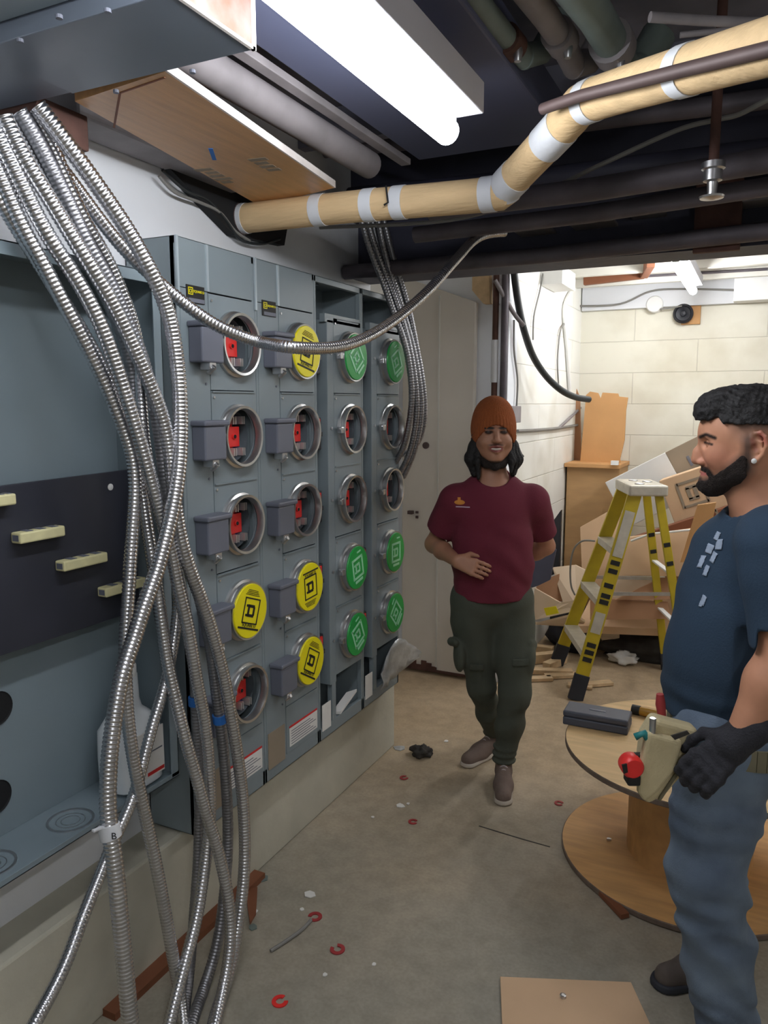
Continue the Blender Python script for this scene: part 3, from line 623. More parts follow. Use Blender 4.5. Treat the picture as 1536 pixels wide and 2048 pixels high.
# pale panel box in front of it, top left corner
o = MB(); o.box((-1.42, 0.80, 2.33), (-0.98, 1.04, 2.60)); o = o.build('junction_box', M['panel'], base=(-1.2, 0.9, 2.33), bev=0.004); tag(o, 'pale blue-grey metal box in the top left corner of the picture', 'junction box')
# varnished plywood board under the ceiling
c0, c1, c2, c3 = atz(150, 203, 2.305), atz(330, 143, 2.305), atz(668, 376, 2.305), atz(522, 413, 2.305)
pb_ = thing('plywood_board', tuple((c0+c2)/2), 'varnished plywood board laid under the ceiling beside the meter stacks', 'plywood board')
bl = (c1-c2).normalized(); c0e = c0+bl*0.0; c1e = c1
MB().prism([c0e, c3, c2, c1e], (0, 0, 0.018)).build('board', M['ply'], pb_)
ed = MB(); n_ = (c1-c0).normalized()*0.006; ed.prism([c1e, c2, c2+n_, c1e+n_], (0, 0, 0.02)); ed.build('painted_edge', M['plyedge'], pb_)
def flat(name, pts, z, wd, m, parent):
    P = [atz(u, v, z) for u, v in pts]; k = MB()
    for a, b_ in zip(P[:-1], P[1:]): k.bar(a, b_, wd, 0.0012, (b_-a).cross(Z))
    return k.build(name, m, parent)
flat('pencil_mark', [(228, 255), (240, 186)], 2.3045, 0.005, M['brown'], pb_); flat('pencil_mark', [(240, 186), (330, 155)], 2.3045, 0.005, M['brown'], pb_)
flat('blue_mark', [(421, 297), (429, 320)], 2.3045, 0.011, M['blue'], pb_)
dirx = (c2-c1).normalized(); diry = (c1-c0).normalized(); diry = (diry-dirx*diry.dot(dirx)).normalized()
for k, (u, v, n_b) in enumerate(((535, 333, 4), (440, 355, 5))):
    p = atz(u, v, 2.3045); kk = MB(); rnd = random.Random(k)
    for j in range(n_b): kk.obox(p+dirx*(j-n_b/2)*0.032+diry*rnd.uniform(-0.006, 0.006), dirx*0.011, diry*rnd.uniform(0.016, 0.03), Z*0.0005)
    kk.build('faded_stamp', M['cardink'], pb_)
# brick-red patch at the board's end
tag(MB().box((WX, 1.275, 2.24), (-1.47, 1.42, 2.32)).build('red_brick', M['rust'], base=(-1.5, 1.33, 2.33), bev=0.004), 'red-brown brick stub behind the trough above the conduits', 'brick')
tag(MB().box((WX, 1.425, 2.33), (-1.50, 2.15, 2.50)).build('concrete_ledge', M['greypipe'], base=(-1.6, 1.7, 2.33), bev=0.01), 'dusty grey ledge along the wall top beside the plywood', 'ledge')
# long grey pipe, flat rail and big blue-grey duct, all running away from the camera
def pipe(name, a, b_, r, m, label, cat='pipe', group=None, seg=20):
    o = MB().tube([a, b_] if not isinstance(a, list) else a, r, seg).build(name, m, base=tuple((a[0] if isinstance(a, list) else Vector(a))), smooth=True); return tag(o, label, cat, group)
pipe('ceiling_pipe', [Vector((-1.20, 0.9, 2.42)), Vector((-1.20, 2.35, 2.42))], None, 0.042, M['greypipe'], 'dusty grey pipe running between the plywood board and the blue-grey duct')
o = MB().box((-1.155, 1.28, 2.45), (-1.12, 2.5, 2.47)).build('ceiling_rail', M['greypipe'], base=(-1.09, 1, 2.4), bev=0.002); tag(o, 'flat grey rail running beside the duct above the meter stacks', 'rail')
o = MB().box((-1.09, 1.29, 2.46), (-0.60, 2.5, 2.58)).build('air_duct', M['duct'], base=(-0.8, 1.3, 2.47), bev=0.006); tag(o, 'wide blue-grey sheet metal duct above the bright lamp', 'duct')
# wrapped pipe with its white tapes
WP = [Vector((-1.60, 2.2, 2.262)), Vector((-1.2, 2.2, 2.256)), aty(985, 388, 2.2), aty(1012, 372, 2.19), aty(1138, 238, 2.0), aty(1172, 205, 1.95), aty(1350, 148, 1.75), aty(1600, 75, 1.50)]
def runout(P, m=0.0):                 # carry a run on to the right-hand wall
    a, b_ = P[-2], P[-1]; d = b_-a; e = b_+d*((2.24-b_.x)/d.x); e.z = b_.z; e.y = min(e.y, 2.9); return P+[b_.lerp(e, 0.5), e]
wp = thing('wrapped_pipe', tuple(WP[0]), 'tan wrapped pipe with white tape bands bending up under the ceiling', 'wrapped pipe')
WR = 0.047
segs = [WP[0], WP[1], WP[2]]; P_ = runout(resample(spline(WP, 14), 0.02))
MB().tube(P_, WR, 24).build('pipe_wrap', M['tanwrap'], wp, smooth='all')
MB().lathe(WP[0]+Vector((-0.028, 0, 0)), X, [(0.052, 0), (0.052, 0.03)], 20).build('end_collar', M['brownpipe'], wp, smooth=True)
def band(u, L_, y=2.2):
    q_ = min(range(len(P_)), key=lambda i: abs(proj_u(P_[i])-u) if i < len(P_)-2 else 1e9); n_ = max(1, int(L_/0.02/2)); q0, q1 = max(0, q_-n_), min(len(P_)-1, q_+n_)
    MB().tube(P_[q0:q1+1], WR+0.002, 24).build('tape_band', M['tape'], wp, smooth=True)
def proj_u(p):
    q = (p.x, p.y, p.z-H); f = sum(q[i]*_fw[i] for i in range(3)); return 768+F*sum(q[i]*_rt[i] for i in range(3))/f
for u, L_ in ((490, 0.04), (638, 0.04), (741, 0.035), (806, 0.04), (975, 0.06), (1020, 0.10), (1108, 0.08), (1178, 0.06), (1372, 0.04)): band(u, L_)
# brown iron pipe in front of the wrapped pipe
pipe('brown_pipe', runout([aty(1085, 218, 1.92), aty(1160, 192, 1.85), aty(1350, 144, 1.66), aty(1620, 78, 1.42)]), None, 0.013, M['brownpipe'], 'thin brown iron pipe running along the front of the wrapped pipe')
# hangers
tag(MB().tube([aty(772, 372, 2.15), aty(776, 405, 2.14), aty(768, 410, 2.14)], 0.003, 8).build('pipe_hook', M['ink'], base=tuple(aty(772, 372, 2.15)), smooth=True), 'small black wire hook over the wrapped pipe', 'hook')
# dark pipes crossing beyond the wrapped pipe
DP = [((690, 545), (1600, 415), 2.95, 0.03, 'darkpipe', 'dark iron pipe along the face of the black beam'),
      ((830, 470), (1600, 285), 2.62, 0.028, 'darkpipe', 'dark iron pipe crossing under the ceiling just below the wrapped pipe bend'),
      ((860, 420), (1600, 245), 2.45, 0.034, 'darkpipe', 'thick dark pipe directly behind the rising wrapped pipe'),
      ((650, 300), (1560, 330), 2.75, 0.03, 'darkpipe', 'dark pipe crossing high behind the bright lamp end'),
      ((700, 395), (1600, 345), 2.85, 0.038, 'beam', 'thick black pipe lowest of the crossing pipes before the beam')]
for a, b_, y, r, m, lab in DP:
    A1 = aty(a[0], a[1], y); B1 = aty(b_[0], b_[1], y); B1.z = A1.z+(B1.z-A1.z)*0.25; pipe('crossing_pipe', [A1, (A1+B1)/2+Vector((0, 0, -0.01)), B1, Vector((2.28, B1.y, B1.z))], None, r, M[m], lab, group='dark pipes crossing the ceiling')
pipe('grey_cable', spline([aty(640, 455, 2.6)+Vector((0, 0, 0)), aty(900, 440, 2.55), aty(1080, 385, 2.5), aty(1200, 330, 2.45), aty(1350, 262, 2.4), aty(1430, 240, 2.38), aty(1480, 228, 2.36), aty(1560, 190, 2.34), aty(1700, 160, 2.32), aty(1850, 150, 2.30)], 6), None, 0.007, M['wireg'], 'thin grey cable slung under the dark pipes', 'cable', seg=8)
pipe('silver_conduit', runout([atz(1300, 34, 2.5), atz(1420, 42, 2.5), atz(1600, 48, 2.5)]), None, 0.011, M['greypipe'], 'thin silvery conduit in the upper right corner')
pipe('silver_conduit', runout([atz(1360, 70, 2.52), atz(1480, 58, 2.52), atz(1600, 30, 2.52)]), None, 0.007, M['greypipe'], 'thinner curved conduit under the silvery one in the upper right corner')
# drains running away from the camera, upper centre
for (pts, z, r, m, lab) in (([(905, -60), (975, 30), (1020, 85), (1052, 118)], 2.50, 0.026, 'greenpipe', 'dull green drain pipe right of the lamp with a rusty coupling'),
                            ([(1020, -60), (1090, 30), (1120, 75), (1150, 135)], 2.52, 0.03, 'greypipe', 'grey-brown drain pipe in the middle of the ceiling'),
                            ([(1120, -60), (1190, 30), (1225, 90), (1255, 150)], 2.52, 0.04, 'greenpipe', 'widest green drain pipe above the wrapped pipe')):
    P = [atz(u, v, z) for u, v in pts]; t = thing('drain_pipe', tuple(P[0]), lab, 'pipe'); MB().tube(P, r, 20).build('pipe_run', M[m], t, smooth=True)
    d = (P[-2]-P[-3]).normalized(); MB().tube([P[-2]-d*0.03, P[-2]+d*0.03], r*1.3, 20).build('coupling', M['rust'] if m == 'greenpipe' and r < 0.03 else M['greypipe'], t, smooth=True)
    MB().tube([P[-1]-d*0.02, P[-1]+d*0.05+Vector((0.02, 0, 0.03)), P[-1]+d*0.08+Vector((0.06, 0, 0.12))], r*1.15, 16).build('elbow', M[m], t, smooth=True)
    pp = P[-2]+Vector((0.02, 0, -r)); MB().lathe(pp, Z, [(0.008, -0.02), (0.012, 0.0), (0.008, 0.02)], 12).build('bolt', M['steel'], t, smooth=True)
# sprinkler head
sp = aty(1425, 365, 2.3); t = thing('sprinkler', tuple(sp), 'silvery sprinkler head hanging from the dark pipes at the right', 'sprinkler')
MB().lathe(sp, Z, [(0.004, -0.045), (0.03, -0.04), (0.032, -0.035), (0.012, -0.03), (0.014, 0.0), (0.024, 0.004), (0.024, 0.03), (0.03, 0.034), (0.03, 0.05), (0.014, 0.054)], 20).build('sprinkler_head', M['steel'], t, smooth=True)
MB().cyl(sp+Z*0.05, (sp.x, sp.y, 2.72), 0.013, 14).build('drop_pipe', M['rust'], t, smooth=True)
# rusty hanger plate on the beam
a = aty(1390, 405, 2.97); b_ = aty(1480, 490, 2.97)
tag(MB().box((a.x, 2.975, 2.17), (b_.x, 2.999, 2.44)).build('beam_plate', M['rust'], base=(a.x, 2.98, 2.2), bev=0.003), 'red-brown rusty plate on the face of the black beam', 'steel plate')
for i, (u, v, wd) in enumerate(((1290, 418, 0.12), (1180, 440, 0.16), (1060, 455, 0.14), (1510, 395, 0.12))):
    q_ = aty(u, v, 2.96); tag(MB().box((q_.x-wd/2, 2.975, q_.z-0.006), (q_.x+wd/2, 3.09, q_.z+0.006)).build('metal_strip', M['greypipe'], base=tuple(q_), bev=0.002),
        ['pale metal strip left of the rusty plate on the beam', 'pale metal strip on the beam, below the wrapped pipe run', 'pale metal strip on the beam near the conduit end', 'pale metal strip right of the rusty plate on the beam'][i], 'metal strip', 'pale strips on the black beam')
# loose wires at the wall top by the pipe end
for i, pts in enumerate(([(318, 352), (350, 385), (400, 405), (440, 425), (470, 462), (500, 482)], [(325, 340), (370, 380), (415, 400), (452, 440), (480, 478), (520, 488), (560, 478)])):
    pipe('loose_wire', spline([atx(u, v, WX+0.03) for u, v in pts], 6), None, 0.005, M['wirek'] if i else M['wireg'], ['pale loose wire looping down the wall behind the wrapped pipe end', 'black loose wire looping under the wrapped pipe end'][i], 'wire', seg=8)
tag(MB().prism([(WX, 1.78, 2.36), (WX, 1.80, 2.52), (WX, 2.55, 2.52), (WX, 2.45, 2.22), (WX, 2.15, 2.20)], (0.03, 0, 0)).build('wall_opening', M['dark'], base=(WX, 2.1, 2.4)), 'dark opening at the top of the wall behind the wrapped pipe', 'opening')
# ------------------------------------------------------------------ the back room
def prop(name, mb, m, base, label, cat, group=None, bev=0, smooth=False):
    return tag(mb.build(name, m, base=tuple(base), bev=bev, smooth=smooth), label, cat, group)
# pipes in the corner between the rooms
for i, (u, r, m, v0, v1, lab) in enumerate(((990, 0.017, 'rust', 545, 815, 'rusty red-brown pipe standing in the corner right of the grey door'), (1008, 0.020, 'darkpipe', 545, 815, 'dark green-black pipe standing in the corner, right of the rusty pipe'))):
    A = aty(u, v1+60, 4.20); T_ = aty(u, v0-20, 4.20); A.y = T_.y = 4.2; A.x = T_.x = T_.x*0.5+A.x*0.5; A.z = 0.9 if i else 1.0
    t = thing('corner_pipe', tuple(A), lab, 'pipe', 'pipes in the corner between the rooms'); MB().cyl(A, (A.x, 4.2, 2.56), r, 16).build('pipe_run', M[m], t, smooth=True)
    MB().cyl((A.x, 4.2, A.z), (A.x, 4.25, A.z), 0.006, 8).build('clamp', M['steel'], t); MB().cyl((A.x, 4.2, 2.2), (A.x, 4.25, 2.2), 0.006, 8).build('clamp', M['steel'], t)
    if i == 0:
        z1 = aty(u, 680, 4.2).z; z0 = aty(u, 765, 4.2).z; MB().cyl((A.x, 4.2, z0), (A.x, 4.2, z1), r*1.25, 16).build('grey_sleeve', M['tape'], t, smooth=True)
a, b_ = aty(948, 545, 4.23), aty(980, 608, 4.23)
prop('wood_block', MB().prism([(a.x, 4.20, a.z+0.05), (b_.x, 4.20, a.z+0.02), (b_.x+0.01, 4.20, b_.z), (b_.x-0.03, 4.20, b_.z), (a.x, 4.20, a.z-0.10)], (0, 0.05, 0)), M['scrap'], (a.x, 4.2, a.z), 'pale wood offcut fixed high on the wall above the grey door', 'wood', bev=0.002)
o = MB().tube(spline([aty(990, 560, 4.15), aty(1012, 600, 4.2), aty(1030, 630, 4.24), aty(1048, 652, 4.26)], 5), 0.012, 10); prop('bracket_arm', o, M['greypipe'], aty(990, 560, 4.15), 'short grey-brown arm slanting across the corner pipes', 'bracket', smooth=True)
# thick black cable
Pc = [atd(1026, 520, 4.3), atd(1030, 560, 4.35), atd(1037, 610, 4.4), atd(1048, 660, 4.45), atd(1066, 712, 4.55), atd(1092, 752, 4.65), atd(1122, 780, 4.75), atd(1150, 794, 4.85), atd(1178, 799, 4.95)]
prop('thick_cable', MB().tube(spline(Pc, 8), 0.020, 12), M['wirek'], Pc[0], 'thick black cable sagging from the beam towards the fibreboard', 'cable', smooth=True)
XL = -1.285
def onl(u, v): return atx(u, v, XL)
for pts, r, m, lab in (([(1175, 802), (1148, 828), (1118, 856)], 0.010, 'greypipe', 'short grey conduit slanting down from the end of the thick cable'),
                       ([(1035, 862), (1075, 860), (1118, 856), (1155, 850)], 0.010, 'wireg', 'grey horizontal conduit along the side block wall'),
                       ([(1028, 640), (1028, 700), (1035, 760), (1033, 812)], 0.006, 'wireg', 'thin grey conduit running down into the wall box'),
                       ([(1088, 535), (1080, 580), (1068, 632), (1066, 680)], 0.005, 'wireg', 'thin grey wire hanging on the block wall right of the thick cable'),
                       ([(1128, 648), (1120, 665), (1115, 720), (1117, 770)], 0.006, 'wireg', 'pale conduit loop low on the block wall near the back corner')):
    P = [onl(*q) for q in pts]; prop('wall_conduit', MB().tube(spline(P, 6), r, 8), M[m], P[0], lab, 'conduit', smooth=True)
def wallbox(name, u0, v0, u1, v1, dp, m, lab, cat, bev=0.004):
    a = atx(u0, v0, -1.3+dp); b_ = atx(u1, v1, -1.3+dp); return prop(name, MB().box((-1.3, a.y, b_.z), (-1.3+dp, b_.y, a.z)), m, (-1.3, a.y, b_.z), lab, cat, bev=bev)
wallbox('wall_box', 1022, 812, 1042, 845, 0.05, M['greypipe'], 'grey electrical box on the block wall behind the beanie', 'electrical box')
t = wallbox('fuse_box', 1126, 530, 1150, 582, 0.14, M['white'], 'white painted fuse box high in the back corner', 'fuse box')
P = [onl(1140, 585), onl(1128, 620), onl(1134, 700), onl(1140, 790)]; prop('white_conduit', MB().tube(spline(P, 5), 0.014, 10), M['white'], P[0], 'white painted conduit below the fuse box', 'conduit', smooth=True)
# back wall fittings
YB = 6.15
def wb(name, u0, v0, u1, v1, dp, m, lab, cat, z=None, bev=0.003):
    a = aty(u0, v0, YB-dp); b_ = aty(u1, v1, YB-dp); return prop(name, MB().box((a.x, YB-dp, b_.z), (b_.x, YB, a.z)), m, (a.x, YB-dp, b_.z), lab, cat, bev=bev)
sb = wb('speaker_board', 1364, 610, 1400, 648, 0.02, M['orangewood'], 'small orange wooden board with a round black speaker on the back wall', 'wall speaker')
p = aty(1367, 628, YB-0.02); MB().lathe((p.x, YB-0.02, p.z), -Y, [(0.068, 0), (0.07, 0.03), (0.055, 0.045), (0.05, 0.03), (0.02, 0.02), (0.018, 0.035), (0.004, 0.04)], 28).build('speaker_cone', M['black'], sb, smooth=True); sb['_b'] = (0, 0, 0)
p = aty(1311, 610, YB); prop('round_box', MB().lathe((p.x, YB, p.z), -Y, [(0.06, 0), (0.062, 0.05), (0.055, 0.06)], 28), M['white'], (p.x, YB, p.z), 'round white junction cover left of the black speaker', 'junction cover', smooth=True)
wb('white_duct', 1470, 545, 1700, 590, 0.16, M['white'], 'white boxed duct along the top of the back wall at the right', 'duct')
wb('upper_wall_shade', 1165, 566, 1475, 606, 0.05, M['wallw'], 'pale blue-grey strip for the shade along the top of the back wall', 'shade strip')  # added strip, its blue-grey stands for shade on the wall top
for i, (pts, r, m, lab) in enumerate(([[(1160, 612), (1240, 608), (1300, 583), (1360, 578), (1470, 580)], 0.007, 'wireg', 'thin wire looping across the top of the back wall'], [[(1170, 560), (1330, 550), (1536, 538)], 0.010, 'darkpipe', 'thin dark pipe high across the back room'],
                       [[(1320, 618), (1340, 616), (1364, 612)], 0.006, 'wireg', 'short wire between the round cover and the speaker'])):
    P = [aty(u, v, YB-0.07 if i != 1 else 5.9) for u, v in pts]; prop('ceiling_wire', MB().tube(spline(P, 6), r, 8), M[m], P[0], lab, 'wire', smooth=True)
bw = MB(); A = aty(1168, 562, 5.6); B = aty(1288, 548, 5.6); C_ = aty(1302, 525, 5.2); bw.bar(A, B, 0.05, 0.06, Y); prop('brown_batten', bw, M['brown'], A, 'brown wooden batten under the white ceiling of the back room', 'wood batten', bev=0.003)
bw = MB(); bw.bar(B, C_, 0.05, 0.06, X); prop('brown_batten', bw, M['brown'], B, 'short brown batten end slanting up to the white ceiling', 'wood batten', bev=0.003)

# ------------------------------------------------------------------ step ladder
LB = Vector((-0.62, 4.62, 0)); W_ = Vector((-0.36, 0.93, 0)).normalized(); Q_ = Vector((0.93, 0.36, 0)).normalized()
lad = thing('step_ladder', tuple(LB), 'yellow fibreglass step ladder with a pale top cap and black feet', 'step ladder')
TZ = 1.15
F1, F2 = Vector((-0.845, 4.175, 0)), Vector((-1.08, 4.70, 0)); R1, R2 = Vector((-0.26, 4.46, 0)), Vector((-0.44, 4.92, 0))
ct = (F1+F2+R1+R2)/4; ct.x += 0.06; ct.z = TZ; T = {}
for nme, fpt, sw, sq in (('f1', F1, -1, -1), ('f2', F2, 1, -1), ('r1', R1, -1, 1), ('r2', R2, 1, 1)): T[nme] = (fpt, ct+W_*sw*0.14+Q_*sq*0.065)
def rail(nm, wd, th, mat_, zlo):
    a, b_ = T[nm]; d = b_-a; k = MB(); s0 = a+d*(zlo/TZ); k.bar(s0, b_, wd, th, Q_); r = k.build('rail', M['ladder'], lad, bev=0.003); return r
for nm in ('f1', 'f2'):
    a, b_ = T[nm]; d = b_-a; r = rail(nm, 0.075, 0.022, 0, 0.12)
    MB().bar(a+Z*0.0, a+d*0.125, 0.085, 0.03, Q_).build('rubber_foot', M['rubber'], lad, bev=0.004)
    if nm == 'f1':
        sg = -1 if (W_.dot(Vector((-1, 1, 0))) < 0) else 1
        out = -W_*0.0125
        for t_ in (0.19, 0.225, 0.26, 0.47, 0.50, 0.55, 0.62, 0.66): MB().bar(a+d*t_+out, a+d*(t_+0.022)+out, 0.05, 0.003, Q_).build('warning_stripe', M['ink'], r)
        MB().bar(a+d*0.33+out, a+d*0.43+out, 0.055, 0.003, Q_).build('instruction_sticker', M['alum'], r); MB().bar(a+d*0.70+out, a+d*0.92+out, 0.055, 0.003, Q_).build('instruction_sticker', M['alum'], r)
for nm in ('r1', 'r2'):
    a, b_ = T[nm]; d = b_-a; r = rail(nm, 0.045, 0.022, 0, 0.10); MB().bar(a, a+d*0.10, 0.055, 0.03, Q_).build('rubber_foot', M['rubber'], lad, bev=0.004)
    for t_ in (0.66, 0.75): MB().bar(a+d*t_-W_*0.0125, a+d*(t_+0.02)-W_*0.0125, 0.035, 0.003, Q_).build('warning_stripe', M['ink'], r)
for t_ in (0.24, 0.49, 0.74):
    a = T['f1'][0].lerp(T['f1'][1], t_); b_ = T['f2'][0].lerp(T['f2'][1], t_); k = MB(); k.bar(a, b_, 0.085, 0.012, Q_); k.bar(a-Q_*0.04-Z*0.015, b_-Q_*0.04-Z*0.015, 0.004, 0.04, Q_); k.build('step', M['alum'], lad, bev=0.002)
for t_ in (0.36, 0.62):
    a = T['r1'][0].lerp(T['r1'][1], t_); b_ = T['r2'][0].lerp(T['r2'][1], t_); MB().bar(a, b_, 0.03, 0.012, Q_).build('rear_rung', M['white'], lad, bev=0.002)
for nm, rr in (('f1', 'r1'), ('f2', 'r2')):
    a = T[nm][0].lerp(T[nm][1], 0.52); b_ = T[rr][0].lerp(T[rr][1], 0.52); MB().bar(a, b_, 0.02, 0.006, Z).build('spreader', M['steel'], lad)
k = MB(); k.obox(ct+Z*0.025, Q_*0.105, W_*0.185, Z*0.03); cap = k.build('top_cap', M['alum'], lad, bev=0.01)
for sx, sy in ((-0.03, -0.1), (0.04, 0.02), (-0.02, 0.1)): MB().lathe(ct+Z*0.0555+Q_*sx+W_*sy, Z, [(0.024, -0.001), (0.028, 0.002), (0.024, 0.004), (0.018, 0.001)], 20).build('cap_recess', M['steel'], cap, smooth=True)

# ------------------------------------------------------------------ cardboard and boards piled by the back wall
def sheet(name, pts, th, m, lab, cat='cardboard', group=None, dirv=None, bev=0.002):
    P = [Vector(p) for p in pts]; n = (P[1]-P[0]).cross(P[2]-P[0]).normalized() if dirv is None else Vector(dirv).normalized()
    return prop(name, MB().prism(P, n*th), m, sum(P, Vector())/len(P), lab, cat, group, bev=bev)
GC = 'flattened cardboard piled by the back wall'
# tall yellow-brown crate in the corner with a ledge
a = aty(1130, 925, 5.75); b_ = aty(1240, 930, 5.75); a.x = max(a.x, -1.285)
cr = thing('fibreboard_crate', (a.x, 5.75, 0), 'tall yellow-brown wooden crate standing in the back corner', 'crate')
k = MB(); k.box((a.x, 5.75, 0), (b_.x, 6.14, a.z-0.03)); k.build('crate_body', M['orange2'], cr, bev=0.004)
k = MB(); k.box((a.x-0.01, 5.70, a.z-0.03), (b_.x+0.01, 6.14, a.z)); k.build('crate_ledge', M['orangewood'], cr, bev=0.003)
zt = a.z
# jagged fibreboard panel standing on the crate
J = [(1160, 924), (1166, 858), (1172, 790), (1180, 783), (1196, 786), (1201, 797), (1205, 785), (1236, 787), (1238, 793), (1256, 795), (1252, 820), (1249, 880), (1240, 918), (1241, 926)]
sheet('jagged_board', [aty(u, v, 5.9) for u, v in J], 0.02, M['orangewood'], 'orange fibreboard panel with a torn top edge standing on the crate', 'board', dirv=(0, 1, 0))
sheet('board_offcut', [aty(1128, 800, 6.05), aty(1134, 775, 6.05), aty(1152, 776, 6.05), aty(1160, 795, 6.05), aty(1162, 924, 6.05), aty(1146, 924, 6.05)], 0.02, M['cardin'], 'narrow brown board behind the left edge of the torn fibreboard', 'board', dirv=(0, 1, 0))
p = aty(1233, 925, 5.72); prop('white_tag', MB().box((p.x-0.03, 5.66, zt), (p.x+0.02, 5.70, zt+0.03)), M['white'], (p.x, 5.68, zt), 'small white piece on the crate ledge', 'scrap')
# white-grey carton tilted behind the ladder
def tbox(u0, v0, u1, v1, y, hgt, dep, m, name, lab, cat='cardboard box', ink=None):
    A = aty(u0, v0, y); B = aty(u1, v1, y); d = (B-A).normalized(); n = Vector((-d.z, 0, d.x)); L_ = (B-A).length
    k = MB(); k.obox((A+B)/2-n*hgt/2+Vector((0, dep/2, 0)), d*L_/2, Y*dep/2, n*hgt/2); o = prop(name, k, m, (A+B)/2, lab, cat, bev=0.004); o['_b'] = tuple((A+B)/2); return o, A, B, d, n
o, A, B, d, n = tbox(1210, 965, 1330, 905, 5.35, 0.34, 0.30, M['white'], 'white_carton', 'white and grey carton tilted on the pile behind the ladder')
g = MB(); g.obox(B-d*0.0-n*0.17+Vector((0, 0.15, 0))+d*0.12, d*0.12, Y*0.149, n*0.17); gk = g.build('grey_carton_end', M['cardink'], o, bev=0.003); 

for j, (t0, t1, w2) in enumerate(((0.02, 0.10, 0.035), (0.05, 0.12, 0.02), (0.08, 0.10, 0.03))):
    kk = MB(); kk.obox(B+d*(0.11+0.035*j)-n*(0.10+t0)+Vector((0, -0.001, 0)), d*0.009, Y*0.0008, n*w2); kk.build('faded_print', M['cardink' if j == 1 else 'lid'], gk)
# big cartons with the square mark
def mark(o, c, r, u, s_, wd, m):
    k = MB(); r = Vector(r).normalized(); u = Vector(u).normalized(); nn = r.cross(u)*0.001; c = Vector(c)
    for sg in (-1, 1):
        k.obox(c+r*sg*s_, r*wd/2, u*(s_+wd/2), nn); k.obox(c+u*sg*s_, r*s_, u*wd/2, nn)
        k.obox(c+r*sg*s_*0.28, r*wd*0.7, u*s_*0.5, nn); k.obox(c+u*sg*s_*0.5, r*s_*0.42, u*wd*0.6, nn)
    return k.build('square_mark', m, o)
o, A, B, d, n = tbox(1318, 962, 1600, 905-36, 5.15, 0.42, 0.18, M['card'], 'large_carton', 'large brown carton with a grey square mark behind the bearded man')
mark(o, aty(1385, 985, 5.148)+Vector((0, -0.001, 0)), d, n, 0.075, 0.016, M['cardink'])
o, A, B, d, n = tbox(1235, 1085, 1540, 985, 5.05, 0.06, 0.09, M['brown'], 'brown_board', 'dark brown board slanting between two cartons behind the ladder', 'board')
o, A, B, d, n = tbox(1265, 1092, 1560, 1012, 4.99, 0.30, 0.15, M['card'], 'lower_carton', 'brown carton under the slanting dark board', )
mark(o, aty(1418, 1045, 4.978)+Vector((0, -0.001, 0)), d, n, 0.06, 0.014, M['cardink'])
q_ = [aty(1395, 1010, 4.7), aty(1432, 1005, 4.7), aty(1410, 1120, 4.7), aty(1360, 1125, 4.7)]
sheet('upright_board', q_, 0.03, M['orangewood'], 'pale orange plank standing upright beside the bearded man', 'plank', dirv=(0, 1, 0))
for (bx0, by0, bx1, by1, bz0, bz1, lab) in ((-0.18, 5.22, 0.45, 5.75, 0.0, 0.52, 'closed brown carton on the floor holding up the tilted cartons'), (0.05, 5.25, 0.55, 5.7, 0.521, 0.93, 'closed brown carton stacked under the high end of the tilted cartons'), (-0.78, 5.40, -0.22, 5.9, 0.0, 0.62, 'closed carton on the floor behind the ladder')):
    cc = thing('closed_carton', (bx0, by0, bz0), lab, 'cardboard box'); MB().box((bx0, by0, bz0), (bx1, by1, bz1)).build('carton_body', M['card'], cc, bev=0.004); MB().box((bx0-0.001, (by0+by1)/2-0.03, bz1-0.0005), (bx1+0.001, (by0+by1)/2+0.03, bz1+0.0008)).build('packing_tape', M['card2'], cc)
# flattened sheets, each at its own depth
SH = [([(1160, 1055), (1240, 1010), (1260, 1120), (1250, 1200), (1165, 1180)], 5.35, 'card', 'flattened cardboard leaning left of the ladder top'),
      ([(1255, 1075), (1400, 1055), (1420, 1060), (1420, 1155), (1230, 1150)], 4.93, 'card', 'wide flattened cardboard seen through the ladder rails'),
      ([(1205, 1155), (1300, 1140), (1345, 1160), (1290, 1205), (1205, 1200)], 5.05, 'card2', 'pale cardboard sheet lying under the wide one in the ladder opening'),
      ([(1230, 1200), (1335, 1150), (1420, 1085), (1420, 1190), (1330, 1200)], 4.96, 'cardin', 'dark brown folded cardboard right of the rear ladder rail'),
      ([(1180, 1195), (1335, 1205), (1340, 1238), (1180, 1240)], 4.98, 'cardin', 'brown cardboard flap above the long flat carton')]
for j, (pts, y, m, lab) in enumerate(SH):
    P = [aty(u, v, y+0.0008*(v-1050)*-1.2) for u, v in pts]; sheet('cardboard_sheet', P, 0.012, M[m], lab, 'cardboard', GC, dirv=(0.1, 1, 0.3))
# white edges of torn cartons
for j, (pts, lab) in enumerate((([(1262, 1082), (1300, 1068), (1382, 1060)], 'white strip edge on the cardboard right of the ladder top'), ([(1245, 1154), (1330, 1153)], 'white strip edge in the middle of the ladder opening'), ([(1240, 1186), (1335, 1188)], 'lower white strip edge in the ladder opening'))):
    P = [aty(u, v, 4.84) for u, v in pts]; prop('white_strip', MB().tube(P, 0.007, 8), M['white'], P[0], lab, 'strip', 'white strips on the cardboard pile', smooth=True)
# long flat carton at the bottom
a = aty(1185, 1250, 4.95); b_ = aty(1345, 1235, 4.95); c_ = aty(1340, 1280, 4.75); d_2 = aty(1175, 1300, 4.75)
o = prop('flat_carton', MB().prism([(-0.98, 4.80, 0.20), (-0.30, 4.95, 0.22), (-0.22, 5.30, 0.34), (-0.95, 5.20, 0.34)], (0, 0, 0.05)), M['card'], (-0.6, 5, 0.2), 'long flat carton low in the pile behind the ladder', 'cardboard box', bev=0.004)
